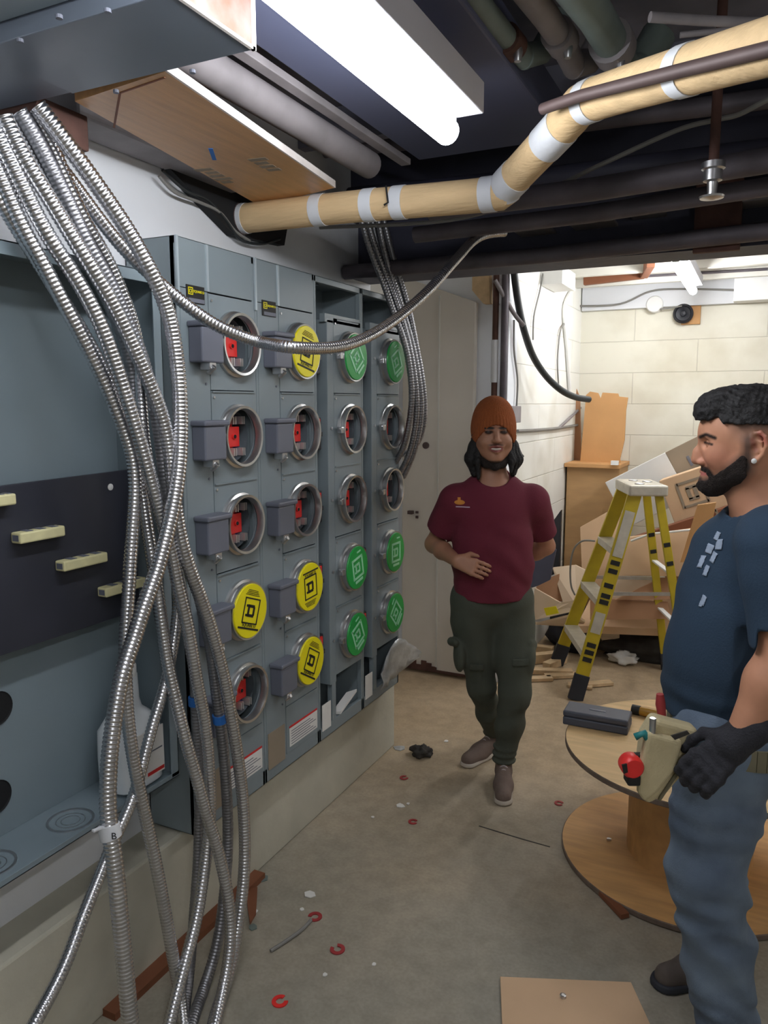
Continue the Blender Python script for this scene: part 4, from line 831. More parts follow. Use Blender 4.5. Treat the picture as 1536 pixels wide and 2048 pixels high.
# open carton at the left with a yellow sticker
oc = thing('open_carton', tuple(aty(1095, 1240, 4.95)), 'open pale carton with a yellow sticker left of the ladder', 'cardboard box')
def pa(u, v, y): return aty(u, v, y)
MB().prism([pa(1062, 1172, 4.98), pa(1070, 1240, 4.9), pa(1150, 1222, 4.82), pa(1150, 1200, 4.84), pa(1120, 1205, 4.9)], (0.004, 0.01, 0)).build('front_flap', M['card2'], oc)
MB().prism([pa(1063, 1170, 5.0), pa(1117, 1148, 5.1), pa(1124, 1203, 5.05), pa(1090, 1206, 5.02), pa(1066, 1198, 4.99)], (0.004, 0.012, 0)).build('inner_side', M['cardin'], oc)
MB().prism([pa(1105, 1135, 5.15), pa(1150, 1130, 5.15), pa(1170, 1140, 5.1), pa(1155, 1215, 4.95), pa(1126, 1205, 5.0)], (0.004, 0.012, 0)).build('back_side', M['card2'], oc)
MB().prism([pa(1064, 1244, 4.98), pa(1074, 1245, 4.88), pa(1150, 1226, 4.80), pa(1170, 1240, 4.82), pa(1160, 1250, 4.9)], (0, 0, -0.015)).build('bottom_flap', M['card2'], oc)
MB().prism([pa(1088, 1216, 4.87), pa(1112, 1212, 4.85), pa(1118, 1226, 4.84), pa(1093, 1231, 4.86)], (0, -0.004, 0)).build('yellow_sticker', M['yellow'], oc)
# grey wire looping over the pile
P = [pa(1190, 1082, 4.85), pa(1165, 1082, 4.85), pa(1148, 1098, 4.85), pa(1141, 1130, 4.85), pa(1142, 1170, 4.85), pa(1150, 1190, 4.86)]
prop('loop_wire', MB().tube(spline(P, 6), 0.006, 8), M['wireg'], P[0], 'pale wire looping over the cardboard left of the ladder', 'wire', smooth=True)
# blue-grey board and black bar behind the man in the beanie
sheet('blue_board', [pa(1050, 1145, 4.75), pa(1098, 1085, 4.75), pa(1112, 1100, 4.75), pa(1100, 1160, 4.75), pa(1075, 1172, 4.75), pa(1050, 1180, 4.75)], 0.02, M['duct'], 'blue-grey board leaning behind the man in the beanie', 'board', dirv=(0, 1, 0))
sheet('black_bar', [pa(1104, 1045, 5.3), pa(1122, 1020, 5.3), pa(1118, 1145, 5.3), pa(1100, 1152, 5.3)], 0.04, M['black'], 'black upright bar between the man in the beanie and the crate', 'bar', dirv=(0, 1, 0))
# dark sacks and tangled rubbish
def lump(name, c, r, m, lab, cat, seed=0, n=14):
    rnd = random.Random(seed); ph = [rnd.uniform(0, 6) for _ in range(6)]; vs = []; fs = []; S1, S2 = n, n*2
    for i in range(S1+1):
        th = math.pi*i/S1
        for j in range(S2):
            a_ = 2*math.pi*j/S2; q = 1+0.16*math.sin(3*a_+ph[0]+2*th)+0.12*math.sin(5*a_+ph[1]-3*th)+0.10*math.sin(7*th+ph[2]+a_)+0.08*math.sin(11*a_+ph[3]+6*th)
            vs.append((c[0]+r[0]*q*math.sin(th)*math.cos(a_), c[1]+r[1]*q*math.sin(th)*math.sin(a_), max(0.002, c[2]+r[2]*q*math.cos(th))))
    for i in range(S1):
        for j in range(S2): fs.append((i*S2+j, (i+1)*S2+j, (i+1)*S2+(j+1) % S2, i*S2+(j+1) % S2))
    return prop(name, MB().add(vs, fs), m, (c[0], c[1], 0), lab, cat, smooth='all')
lump('dark_sack', (-1.05, 5.15, 0.10), (0.17, 0.2, 0.16), M['rubber'], 'black sack slumped under the open pale carton', 'sack', 1)
lump('dark_rubbish', (-0.45, 5.10, 0.06), (0.42, 0.13, 0.10), M['debris'], 'dark heap of rubbish under the flat carton', 'rubbish', 2)
lump('dark_rubbish', (0.22, 5.0, 0.10), (0.22, 0.16, 0.17), M['debris'], 'dark heap at the right end of the cardboard pile', 'rubbish', 5)
p = atz(1248, 1318, 0.03); lump('crumpled_paper', (p.x, p.y, 0.035), (0.085, 0.06, 0.04), M['paper'], 'crumpled white paper on the floor under the ladder', 'paper', 3)
# pale offcuts of wood on the floor
for i, (u, v, L_, ang, h) in enumerate(((1085, 1322, 0.26, 0.3, 0.06), (1095, 1345, 0.30, -0.1, 0.03), (1078, 1358, 0.16, 0.1, 0.02), (1110, 1330, 0.2, 0.8, 0.045), (1075, 1310, 0.2, -0.4, 0.075), (1125, 1352, 0.22, 0.15, 0.02), (1198, 1368, 0.16, 0.2, 0.02), (1160, 1372, 0.14, -0.3, 0.015))):
    p = atz(u, v, 0.01); r = Vector((math.cos(R(26)+ang), math.sin(R(26)+ang), 0)); f = Z.cross(r)
    prop('wood_offcut', MB().obox((p.x, p.y, h/2+0.003), r*L_/2, f*0.028, Z*h/2), M['scrap'], (p.x, p.y, 0.003),
         ['pale wood offcut in the heap left of the ladder foot, second from the top', 'longest wood offcut low in the heap left of the ladder', 'small wood offcut nearest the boot of the man in the beanie', 'wood offcut slanting in the heap beside the far ladder foot', 'tallest wood offcut at the back of the heap', 'thin wood offcut right of the heap, behind the near ladder foot', 'thin wood offcut right of the near ladder foot', 'shortest wood offcut touching the near ladder foot'][i], 'wood offcut', 'wood offcuts on the floor by the ladder', bev=0.002)
# ------------------------------------------------------------------ cable spool and what lies on it
SX, SY, SR, SH_ = -0.145, 2.84, 0.452, 0.425
sp_ = thing('cable_spool', (SX, SY, 0), 'large plywood cable spool lying flat on the floor as a table', 'cable spool')
def disc(z0, z1, m):
    k = MB(); k.use(m); k.lathe((SX, SY, 0), Z, [(0.001, z0), (SR-0.002, z0), (SR, z0+0.002), (SR, z1-0.002), (SR-0.002, z1), (0.001, z1)], 72, True); return k
def spool_disc(z0, z1, m):
    k = MB(); k.use(M['edgewood']).lathe((SX, SY, 0), Z, [(SR-0.003, z0), (SR, z0+0.003), (SR, z1-0.003), (SR-0.003, z1)], 72, False)
    k.use(m).lathe((SX, SY, 0), Z, [(SR-0.003, z1), (0.04, z1), (0.04, z0), (SR-0.003, z0)], 72, False); return k.build('spool_flange', None, sp_, smooth=True)
fl = spool_disc(0.002, 0.022, M['spool2']); spool_disc(SH_-0.02, SH_, M['spool'])
MB().lathe((SX, SY, 0), Z, [(0.215, 0.022), (0.215, SH_-0.02)], 48, False).build('spool_core', M['spool2'], sp_, smooth=True)
p = atz(1218, 1680, 0.022); MB().lathe((p.x, p.y, 0.022), Z, [(0.009, 0), (0.009, 0.006), (0.004, 0.008)], 10).build('bolt_head', M['steel'], fl, smooth=True)
zt_ = SH_
c = [atz(1128, 1418, zt_+0.055), atz(1258, 1440, zt_+0.055)]
d = (c[1]-c[0]); d.z = 0; Lc = d.length; d.normalize(); f = Z.cross(d)
cs = thing('tool_case', tuple((c[0]+c[1])/2), 'dark grey hard tool case lying on the plywood spool', 'tool case'); mid = (c[0]+c[1])/2+f*0.035; mid.z = zt_
MB().obox(mid+Z*0.017, d*Lc/2, f*0.055, Z*0.0165).build('case_bottom', M['case'], cs, bev=0.006); MB().obox(mid+Z*0.046, d*Lc/2, f*0.055, Z*0.0115).build('case_lid', M['case'], cs, bev=0.006)
MB().obox(mid+Z*0.058, d*0.03, f*0.006, Z*0.001).build('case_badge', M['lid'], cs)
a = atz(1264, 1418, zt_+0.02); b_ = atz(1330, 1432, zt_+0.02)
st = thing('brush', tuple(a), 'amber handled tool with a dark end lying on the spool', 'hand tool'); MB().tube([a, a.lerp(b_, 0.25)], 0.019, 14).build('dark_end', M['ink'], st, smooth=True)
MB().tube([a.lerp(b_, 0.25), a.lerp(b_, 0.5), b_], 0.017, 14, rad=[0.017, 0.02, 0.016]).build('amber_handle', M['amber'], st, smooth=True)
# ------------------------------------------------------------------ small things on the floor
def slug(u, v, rot, lab, r=0.021, gap=True):
    p = atz(u, v, 0.003); k = MB(); vs = []; fs = []; n = 22; g0 = 0.5 if gap else 0.0
    for i in range(n+1):
        a_ = rot+g0+(2*math.pi-2*g0)*i/n
        for rr, z in ((r, 0.001), (r, 0.004), (r*0.5, 0.004), (r*0.5, 0.001)): vs.append((p.x+rr*math.cos(a_), p.y+rr*math.sin(a_), z))
    for i in range(n):
        for j in range(4): fs.append((i*4+j, i*4+(j+1) % 4, (i+1)*4+(j+1) % 4, (i+1)*4+j))
    fs += [(0, 1, 2, 3), (n*4+3, n*4+2, n*4+1, n*4)]
    k.add(vs, fs); prop('red_bushing', k, M['red'] if v > 1900 else M['reddust'], (p.x, p.y, 0), lab, 'plastic bushing', 'red plastic bushings on the floor')
M['reddust'] = mat('dusty_red_plastic', S(160, 52, 54), 0.6, 0, 0.1)
for u, v, r_, lab in ((560, 2002, 1.0, 'brightest red split bushing on the floor, nearest the camera'), (675, 1898, 2.6, 'red split bushing next to the bent stick, right of it'), (630, 1833, 4.0, 'red bushing at the upper end of the bent stick'),
                      (826, 1643, 0.3, 'small red bushing on the floor midway to the near shoe of the beanie man'), (1118, 1606, 0.0, 'red bushing on the floor beside the spool'), (1190, 2044, 0.5, 'red bushing lying on the cardboard sheet'), (808, 1555, 0.9, 'small faded red bushing near the foot of the kerb')):
    slug(u, v, r_, lab, 0.023 if v > 1700 else 0.019)
P = [atz(541, 1902, 0.006), atz(575, 1880, 0.008), atz(605, 1858, 0.008), atz(622, 1840, 0.006)]
prop('bent_stick', MB().tube(spline(P, 5), 0.0055, 8), M['wireg'], P[0], 'thin grey-brown bent stick on the floor', 'stick', smooth=True)
cs_ = [atz(1000, 1955, 0.004), atz(1262, 1966, 0.004), atz(1312, 2075, 0.004), atz(1005, 2075, 0.004)]
sheet('floor_cardboard', cs_, 0.004, M['card'], 'flat brown cardboard sheet on the floor at the bottom edge', 'cardboard', dirv=(0, 0, 1))
p = atz(1126, 1993, 0.01); prop('shiny_nut', MB().lathe((p.x, p.y, 0.008), Z, [(0.009, 0), (0.009, 0.007), (0.005, 0.008)], 8), M['steel'], (p.x, p.y, 0.008), 'small shiny nut on the floor cardboard', 'nut')
CH = [(620, 1788, 0.02, 'paper', 'largest white chip on the floor by the bent stick'), (512, 1822, 0.008, 'paper', 'tiny white chip beside the brown scrap'), (801, 1611, 0.018, 'paper', 'white chip on the shaded floor, larger of the two'), (816, 1607, 0.009, 'paper', 'white chip touching the larger one on the shaded floor'),
      (746, 1634, 0.008, 'paper', 'tiny white chip nearer the kerb on the shaded floor'), (892, 1482, 0.012, 'paper', 'white chip behind the far shoe'), (604, 1818, 0.008, 'paper', 'tiny white chip left of the upper red bushing'), (650, 1949, 0.009, 'paper', 'white chip below the right-hand red bushing'),
      (800, 1496, 0.03, 'silver', 'flat silvery scrap at the kerb corner'), (525, 1757, 0.022, 'greenpipe', 'grey-green disc on the floor behind the conduits'), (506, 1854, 0.015, 'greenpipe', 'small grey-green disc below the brown scrap'), (748, 1928, 0.007, 'paper', 'tiny white chip right of the red bushings'),
      (1012, 1560, 0.0, None, '')]
for i, (u, v, r, m, lab) in enumerate(CH):
    if not m: continue
    p = atz(u, v, 0.003); rnd = random.Random(i); poly = [(p.x+r*(0.7+0.5*rnd.random())*math.cos(k*1.05), p.y+r*(0.7+0.5*rnd.random())*math.sin(k*1.05), 0.001) for k in range(6)]
    prop('floor_chip', MB().prism(poly, (0, 0, 0.003)), M[m], (p.x, p.y, 0), lab, 'chip', 'small chips on the floor')
p = atz(842, 1503, 0.02); lump('dark_clump', (p.x, p.y, 0.02), (0.05, 0.04, 0.026), M['debris'], 'dark tangled clump on the floor in front of the kerb corner', 'clump', 9)
P = [atz(505, 1790, 0.01), atz(512, 1815, 0.02), atz(500, 1850, 0.01)]
prop('brown_scrap', MB().prism([atz(492, 1782, 0.004), atz(515, 1778, 0.004), atz(512, 1830, 0.004), atz(500, 1850, 0.004), atz(495, 1815, 0.004)], (0, 0, 0.008)), M['brown'], P[0], 'torn brown strip on the floor beside the conduits', 'scrap')
P = [atz(1205, 1790, 0.002), atz(1250, 1838, 0.002)]; prop('wood_wedge', MB().bar(P[0]+Z*0.01, P[1]+Z*0.01, 0.03, 0.016, X), M['brown'], P[0], 'small brown wood wedge beside the spool rim', 'wood wedge')
# crack in the concrete
P = [atz(u, v, 0.0) for u, v in ((958, 1652), (1000, 1665), (1050, 1680), (1100, 1694))]
k = MB(); 
for a, b_ in zip(P[:-1], P[1:]): k.bar(a, b_, 0.006, 0.002, Y)
struct(k.build('trim_3', M['debris']))
# ------------------------------------------------------------------ people: smooth blended bodies
class Field:
    def __init__(s, lo, hi, h, fine=()):
        s.ax = []
        for a in range(3):
            xs = [lo[a]]
            while xs[-1] < hi[a]:
                st = h
                for (fa, f0, f1, fh) in fine:
                    if fa == a and f0 <= xs[-1] < f1: st = min(st, fh)
                xs.append(xs[-1]+st)
            s.ax.append(np.array(xs, dtype=np.float32))
        s.h = h; s.G = np.full([len(x) for x in s.ax], 0.5, dtype=np.float32)
    def blk(s, lo, hi):
        sl = []
        for a in range(3):
            i0 = int(np.searchsorted(s.ax[a], lo[a])); i1 = int(np.searchsorted(s.ax[a], hi[a])); sl.append(slice(max(0, i0-1), min(len(s.ax[a]), i1+1)))
        return tuple(sl), s.ax[0][sl[0]][:, None, None], s.ax[1][sl[1]][None, :, None], s.ax[2][sl[2]][None, None, :]
    def put(s, fn, lo, hi, k=0.01, op='u'):
        m = k+3*s.h; T = getattr(s, 'T', None)
        if T is not None:                       # the shape is given in a turned frame (about a vertical axis)
            c_, s_, o = T; cx, cy = (lo[0]+hi[0])/2-o[0], (lo[1]+hi[1])/2-o[1]; hx, hy = (hi[0]-lo[0])/2, (hi[1]-lo[1])/2
            wx, wy = o[0]+cx*c_+cy*s_, o[1]-cx*s_+cy*c_; ex, ey = hx*abs(c_)+hy*abs(s_), hx*abs(s_)+hy*abs(c_)
            lo = [wx-ex, wy-ey, lo[2]]; hi = [wx+ex, wy+ey, hi[2]]
        sl, x, y, z = s.blk([l-m for l in lo], [q+m for q in hi])
        if any(q.stop <= q.start for q in sl): return
        if T is not None: x, y = o[0]+(x-o[0])*c_-(y-o[1])*s_, o[1]+(x-o[0])*s_+(y-o[1])*c_
        d = fn(x, y, z).astype(np.float32); g = s.G[sl]
        if op == 'u':
            h_ = np.clip(0.5+0.5*(g-d)/max(k, 1e-5), 0, 1); s.G[sl] = g*(1-h_)+d*h_-k*h_*(1-h_)
        elif op == 's':
            h_ = np.clip(0.5-0.5*(g+d)/max(k, 1e-5), 0, 1); s.G[sl] = g*(1-h_)-d*h_+k*h_*(1-h_)
    def ell(s, c, r, k=0.01, op='u', rot=None):
        c = np.array(c, float); r = np.array(r, float); R3 = np.array(rot, float) if rot is not None else None
        def fn(x, y, z):
            p = [x-c[0], y-c[1], z-c[2]]
            if R3 is not None: p = [R3[i][0]*p[0]+R3[i][1]*p[1]+R3[i][2]*p[2] for i in range(3)]
            k0 = np.sqrt((p[0]/r[0])**2+(p[1]/r[1])**2+(p[2]/r[2])**2); k1 = np.sqrt((p[0]/r[0]**2)**2+(p[1]/r[1]**2)**2+(p[2]/r[2]**2)**2)+1e-9
            return k0*(k0-1)/k1
        m = r if R3 is None else np.full(3, max(r)); s.put(fn, c-m, c+m, k, op)
    def cap(s, a, b, ra, rb, k=0.01, op='u', fl=None):
        a = np.array(a, float); b = np.array(b, float); ab = b-a
        ax_, sc = (None, 1) if fl is None else fl
        w = np.ones(3)
        if ax_ is not None: w[ax_] = 1/sc
        abw = ab*w; L2 = (abw**2).sum()+1e-12
        def fn(x, y, z):
            px, py, pz = (x-a[0])*w[0], (y-a[1])*w[1], (z-a[2])*w[2]
            t = np.clip((px*abw[0]+py*abw[1]+pz*abw[2])/L2, 0, 1)
            return (np.sqrt((px-abw[0]*t)**2+(py-abw[1]*t)**2+(pz-abw[2]*t)**2)-(ra+(rb-ra)*t))*min(1, sc)
        m = max(ra, rb)*max(1, sc); s.put(fn, np.minimum(a, b)-m, np.maximum(a, b)+m, k, op)
    def chain(s, pts, rad, k=0.015, op='u', fl=None):
        for i in range(len(pts)-1): s.cap(pts[i], pts[i+1], rad[i], rad[i+1], k, op, fl)
    def wrinkle(s, amp, fr, lo=None, hi=None, ph=0.0, dirv=(0.3, 0.2, 1.0)):
        x, y, z = s.ax[0][:, None, None], s.ax[1][None, :, None], s.ax[2][None, None, :]
        q = dirv[0]*x+dirv[1]*y+dirv[2]*z
        n = np.sin(fr*q+2.2*np.sin(fr*0.31*x+ph)+1.7*np.sin(fr*0.27*z+ph*2))*0.6+0.4*np.sin(fr*0.55*(q-1.3*x)+3*np.sin(fr*0.2*y+ph))
        m = 1.0
        if lo is not None: m = np.clip((z-lo)/0.06, 0, 1)*np.clip((hi-z)/0.06, 0, 1)
        s.G += (amp*n*m).astype(np.float32)
    def cut(s, g): s.G = np.maximum(s.G, g.astype(np.float32))
    def grid(s): return s.ax[0][:, None, None], s.ax[1][None, :, None], s.ax[2][None, None, :]
    def mesh(s):
        G = s.G.copy(); G[0] = G[-1] = 0.3; G[:, 0] = G[:, -1] = 0.3; G[:, :, 0] = G[:, :, -1] = 0.3
        I = G < 0; nx, ny, nz = G.shape; c = I[:-1, :-1, :-1].astype(np.int8)
        cnt = np.zeros((nx-1, ny-1, nz-1), np.int8)
        for i in (0, 1):
            for j in (0, 1):
                for k in (0, 1): cnt += I[i:nx-1+i, j:ny-1+j, k:nz-1+k]
        act = (cnt > 0) & (cnt < 8); idx = np.argwhere(act); N = len(idx); vid = np.full(act.shape, -1, np.int32); vid[act] = np.arange(N)
        acc = np.zeros((N, 3)); num = np.zeros(N); ii = idx
        def g(o): return G[ii[:, 0]+o[0], ii[:, 1]+o[1], ii[:, 2]+o[2]]
        for a in range(3):
            b_, c_ = [q for q in range(3) if q != a]
            for u in (0, 1):
                for v in (0, 1):
                    o0 = [0, 0, 0]; o0[b_] = u; o0[c_] = v; o1 = list(o0); o1[a] = 1
                    g0, g1 = g(o0), g(o1); m = (g0 < 0) != (g1 < 0); t = np.where(m, g0/np.where(m, g0-g1, 1), 0)
                    p = np.zeros((N, 3)); p[:] = o0; p[:, a] = t; acc[m] += p[m]; num[m] += 1
        pos = acc/num[:, None]+idx; V = np.stack([np.interp(pos[:, a], np.arange(len(s.ax[a])), s.ax[a]) for a in range(3)], 1)
        Fq = []
        for a in range(3):
            b_, c_ = [(1, 2), (2, 0), (0, 1)][a]
            s0 = [slice(None)]*3; s1 = [slice(None)]*3; s0[a] = slice(0, -1); s1[a] = slice(1, None)
            A0, A1 = I[tuple(s0)], I[tuple(s1)]; E_ = np.argwhere(A0 != A1); E_ = E_[(E_[:, b_] > 0) & (E_[:, c_] > 0) & (E_[:, b_] < G.shape[b_]-1) & (E_[:, c_] < G.shape[c_]-1)]
            q = []
            for db, dc in ((-1, -1), (0, -1), (0, 0), (-1, 0)):
                e = E_.copy(); e[:, b_] += db; e[:, c_] += dc; q.append(vid[e[:, 0], e[:, 1], e[:, 2]])
            q = np.stack(q, 1); fl = A0[E_[:, 0], E_[:, 1], E_[:, 2]]; q[~fl] = q[~fl][:, ::-1]; Fq.append(q)
        return V, np.concatenate(Fq)
def field_obj(name, f, m, base, parent=None, colf=None, label=None, cat=None, smooth_it=0, xf=None):
    V, Q = f.mesh()
    if xf is not None: V = xf(V)
    base = np.array(base, float)
    for _ in range(smooth_it):
        acc = np.zeros_like(V); n = np.zeros(len(V))
        for a, b_ in ((0, 1), (1, 2), (2, 3), (3, 0)):
            np.add.at(acc, Q[:, a], V[Q[:, b_]]); np.add.at(acc, Q[:, b_], V[Q[:, a]]); np.add.at(n, Q[:, a], 1); np.add.at(n, Q[:, b_], 1)
        V = V*0.5+0.5*acc/np.maximum(n, 1)[:, None]
    me = bpy.data.meshes.new(name); P = V-base
    me.vertices.add(len(P)); me.vertices.foreach_set('co', P.astype(np.float32).ravel()); me.loops.add(len(Q)*4); me.polygons.add(len(Q))
    me.loops.foreach_set('vertex_index', Q.astype(np.int32).ravel()); me.polygons.foreach_set('loop_start', np.arange(0, len(Q)*4, 4, dtype=np.int32))
    me.polygons.foreach_set('use_smooth', np.ones(len(Q), bool)); me.update(calc_edges=True); me.validate(); me.materials.append(m)
    if colf is not None:
        at_ = me.color_attributes.new('tone', 'FLOAT_COLOR', 'POINT'); c = colf(V); c = np.concatenate([c, np.ones((len(V), 1))], 1); at_.data.foreach_set('color', c.astype(np.float32).ravel())
    o = bpy.data.objects.new(name, me); COL.objects.link(o)
    if parent is None:
        o.location = loc2w(base); o.rotation_euler = (0, 0, YAW)
    else: o.parent = parent
    if label: o['label'] = label
    if cat: o['category'] = cat
    return o
def loc2w(p): return Vector((_rt[0]*p[0]+HD[0]*p[1], _rt[1]*p[0]+HD[1]*p[1], p[2]))
def L(u, v, D):
    w_ = atd(u, v, D); return np.array([w_.x*_rt[0]+w_.y*_rt[1], D, w_.z])
def Lz(u, v, z):
    w_ = atz(u, v, z); return np.array([w_.x*_rt[0]+w_.y*_rt[1], w_.x*HD[0]+w_.y*HD[1], z])
def uvof(P, D=None):
    Dd = P[:, 1] if D is None else D; f = Dd*math.cos(PITCH)+(H-P[:, 2])*math.sin(PITCH); up_ = -Dd*math.sin(PITCH)*-1*-1+0*P[:, 2]
    upc = Dd*math.sin(PITCH)+(P[:, 2]-H)*math.cos(PITCH)
    return 768+F*P[:, 0]/f, 1024-F*upc/f
def attr_mat(name, rough=0.55, sss=0.0, bump=0.0):
    m = bpy.data.materials.new(name); m.use_nodes = True; nt = m.node_tree; b = nt.nodes['Principled BSDF']; b.inputs['Roughness'].default_value = rough
    a = nt.nodes.new('ShaderNodeAttribute'); a.attribute_name = 'tone'
    n = nt.nodes.new('ShaderNodeTexNoise'); n.inputs['Scale'].default_value = 60; tc = nt.nodes.new('ShaderNodeTexCoord'); nt.links.new(tc.outputs['Object'], n.inputs['Vector'])
    r = nt.nodes.new('ShaderNodeValToRGB'); r.color_ramp.elements[0].color = (0.88, 0.88, 0.88, 1); r.color_ramp.elements[1].color = (1, 1, 1, 1); nt.links.new(n.outputs['Fac'], r.inputs[0])
    x = nt.nodes.new('ShaderNodeMix'); x.data_type = 'RGBA'; x.blend_type = 'MULTIPLY'; x.inputs[0].default_value = 1.0
    nt.links.new(a.outputs['Color'], x.inputs[6]); nt.links.new(r.outputs[0], x.inputs[7]); nt.links.new(x.outputs[2], b.inputs['Base Color']); return m
M['skin'] = attr_mat('skin')
M['maroon'] = mat('maroon_cotton', S(104, 32, 50), 0.9, 0, 0.06, 8, 0.15, 220)
M['olive'] = mat('dark_olive_twill', S(74, 78, 68), 0.9, 0, 0.08, 8, 0.15, 200)
M['navy'] = mat('slate_navy_cotton', S(42, 62, 82), 0.9, 0, 0.07, 8, 0.15, 220)
M['denim'] = mat('worn_blue_denim', S(88, 102, 122), 0.9, 0, 0.0, 7, 0.2, 260, col2=S(122, 138, 156))
M['knit'] = mat('rust_orange_knit', S(150, 80, 38), 0.95, 0, 0.1, 40, 0.4, 120, stretch=(3, 3, 0.6))
M['hair'] = mat('black_hair', S(24, 22, 23), 0.7, 0, 0.35, 50, 0.6, 90)
M['beard'] = mat('dark_beard', S(46, 36, 32), 0.95, 0, 0.35, 160, 1.0, 420)
M['shoe'] = mat('taupe_suede', S(112, 96, 88), 0.9, 0, 0.1, 20, 0.2, 120)
M['sole'] = mat('off_white_sole', S(180, 170, 158), 0.7, 0, 0.06)
M['lace'] = mat('grey_laces', S(178, 168, 168), 0.8, 0, 0.05)
M['glove'] = mat('black_work_glove', S(44, 44, 50), 0.85, 0, 0.15, 60, 0.3, 200)
M['boot'] = mat('dusty_brown_boot', S(92, 82, 76), 0.85, 0, 0.12, 20)
M['teeth'] = mat('teeth', S(205, 192, 182), 0.3, 0, 0.02)
# ------------------------------------------------------------------ man in the rust beanie
D1 = 3.2
def skin_tone(V, base, marks):
    C = np.tile(np.array(base[:3]), (len(V), 1))
    for c, r, col, soft in marks:
        q = np.sqrt((((V-np.array(c))/np.array(r))**2).sum(1)); w_ = np.clip((1.0+soft-q)/max(soft, 1e-3)/1.0, 0, 1)[:, None]; C = C*(1-w_)+np.array(col[:3])*w_
    return C
b1 = np.array([0.475, 3.27, 0.0])
fA = Field((0.10, 2.80, 0.03), (0.82, 3.62, 1.70), 0.007, [(2, 1.36, 1.68, 0.003), (0, 0.345, 0.56, 0.003), (1, 3.03, 3.2, 0.0035), (2, 0.93, 1.06, 0.0035), (0, 0.25, 0.42, 0.0035)])
hc = L(987, 862, D1)
f = fA
f.ell(hc+[0, 0.01, 0.005], (0.077, 0.095, 0.108), 0.02)
f.ell(hc+[0, -0.035, -0.045], (0.067, 0.052, 0.064), 0.03)
f.cap(hc+[-0.036, -0.02, -0.074], hc+[-0.008, -0.058, -0.106], 0.032, 0.022, 0.03); f.cap(hc+[0.036, -0.02, -0.074], hc+[0.008, -0.058, -0.106], 0.032, 0.022, 0.03)
for sx in (-1, 1):
    f.ell(hc+[sx*0.042, -0.066, -0.042], (0.022, 0.018, 0.018), 0.02)            # cheeks lifted by the smile
    f.ell(hc+[sx*0.031, -0.094, -0.002], (0.018, 0.014, 0.011), 0.012, 's')
    f.ell(hc+[sx*0.031, -0.076, -0.003], (0.013, 0.012, 0.011), 0.003)
    f.cap(hc+[sx*0.014, -0.088, 0.012], hc+[sx*0.045, -0.076, 0.013], 0.006, 0.005, 0.01)
f.cap(hc+[0, -0.086, 0.002], hc+[0, -0.107, -0.034], 0.008, 0.012, 0.012); f.ell(hc+[-0.012, -0.098, -0.038], (0.008, 0.009, 0.007), 0.006); f.ell(hc+[0.012, -0.098, -0.038], (0.008, 0.009, 0.007), 0.006)
f.cap(hc+[-0.026, -0.084, -0.058], hc+[0, -0.096, -0.062], 0.006, 0.007, 0.008); f.cap(hc+[0.026, -0.084, -0.058], hc+[0, -0.096, -0.062], 0.006, 0.007, 0.008)
f.cap(hc+[-0.022, -0.082, -0.072], hc+[0, -0.094, -0.080], 0.006, 0.007, 0.008); f.cap(hc+[0.022, -0.082, -0.072], hc+[0, -0.094, -0.080], 0.006, 0.007, 0.008)
f.ell(hc+[0, -0.100, -0.069], (0.030, 0.011, 0.0085), 0.003, 's')
nb = L(985, 950, D1+0.015)
f.cap(hc+[0, 0.015, -0.07], nb+[0, 0.01, -0.02], 0.052, 0.058, 0.03)
shR, elR, wrR = L(908, 1002, D1+0.02), L(868, 1088, D1+0.12), L(913, 1122, D1-0.10)
shL, elL, wrL = L(1068, 1002, D1+0.02), L(1092, 1092, D1+0.14), L(1045, 1118, D1+0.20)
# trunk hidden in the clothes
f.cap(L(985, 1015, D1), L(985, 1180, D1+0.01), 0.13, 0.125, 0.05, fl=(1, 0.62)); f.cap(shR, shL, 0.045, 0.045, 0.05)
f.chain([shR, elR], [0.046, 0.037], 0.03); f.chain([elR, elR+(wrR-elR)*0.4, wrR], [0.038, 0.037, 0.025], 0.02)
f.chain([shL, elL], [0.046, 0.037], 0.03); f.chain([elL, elL+(wrL-elL)*0.4, wrL], [0.038, 0.037, 0.026], 0.02)
def hand(f, wr, d, n, size=1.0, curl=0.5, thumb_side=1, k=0.006, fr=0.0085, spread=0.019):
    """palm and five bent fingers; d along the hand, n out of the back of the hand"""
    d = np.array(d, float); d /= np.linalg.norm(d); n = np.array(n, float); n -= d*n.dot(d); n /= np.linalg.norm(n); s_ = np.cross(d, n)*thumb_side
    z_ = size; pc = wr+d*0.045*z_
    for t in (-0.028, -0.009, 0.010, 0.028): f.cap(wr+d*0.008*z_+s_*t*0.55*z_, wr+d*0.082*z_+s_*t*z_, 0.0150*z_, 0.0115*z_, 0.012)
    ln = {-0.030: 0.058, -0.010: 0.074, 0.010: 0.080, 0.030: 0.072}
    for t, l in ln.items():
        a = wr+d*0.082*z_+s_*t*z_; th = curl*0.55; dirs = []; p = a
        rr = fr*z_
        for j, fr_ in enumerate((0.45, 0.31, 0.24)):
            dd = d*math.cos(th)-n*math.sin(th); q = p+dd*l*fr_*z_; f.cap(p, q, rr, rr*0.93, 0.004); p = q; rr *= 0.93; th += curl*0.75
    p = wr+d*0.02*z_+s_*0.022*z_; q = p+(d*0.55+s_*0.65-n*0.35)*0.042*z_; r_ = q+(d*0.9+s_*0.2-n*0.35)*0.032*z_; e_ = r_+(d*0.9-s_*0.1-n*0.4)*0.026*z_
    f.cap(p, q, 0.015*z_, 0.0115*z_, 0.012); f.cap(q, r_, 0.0112*z_, 0.0100*z_, 0.004); f.cap(r_, e_, 0.0100*z_, 0.0085*z_, 0.004)
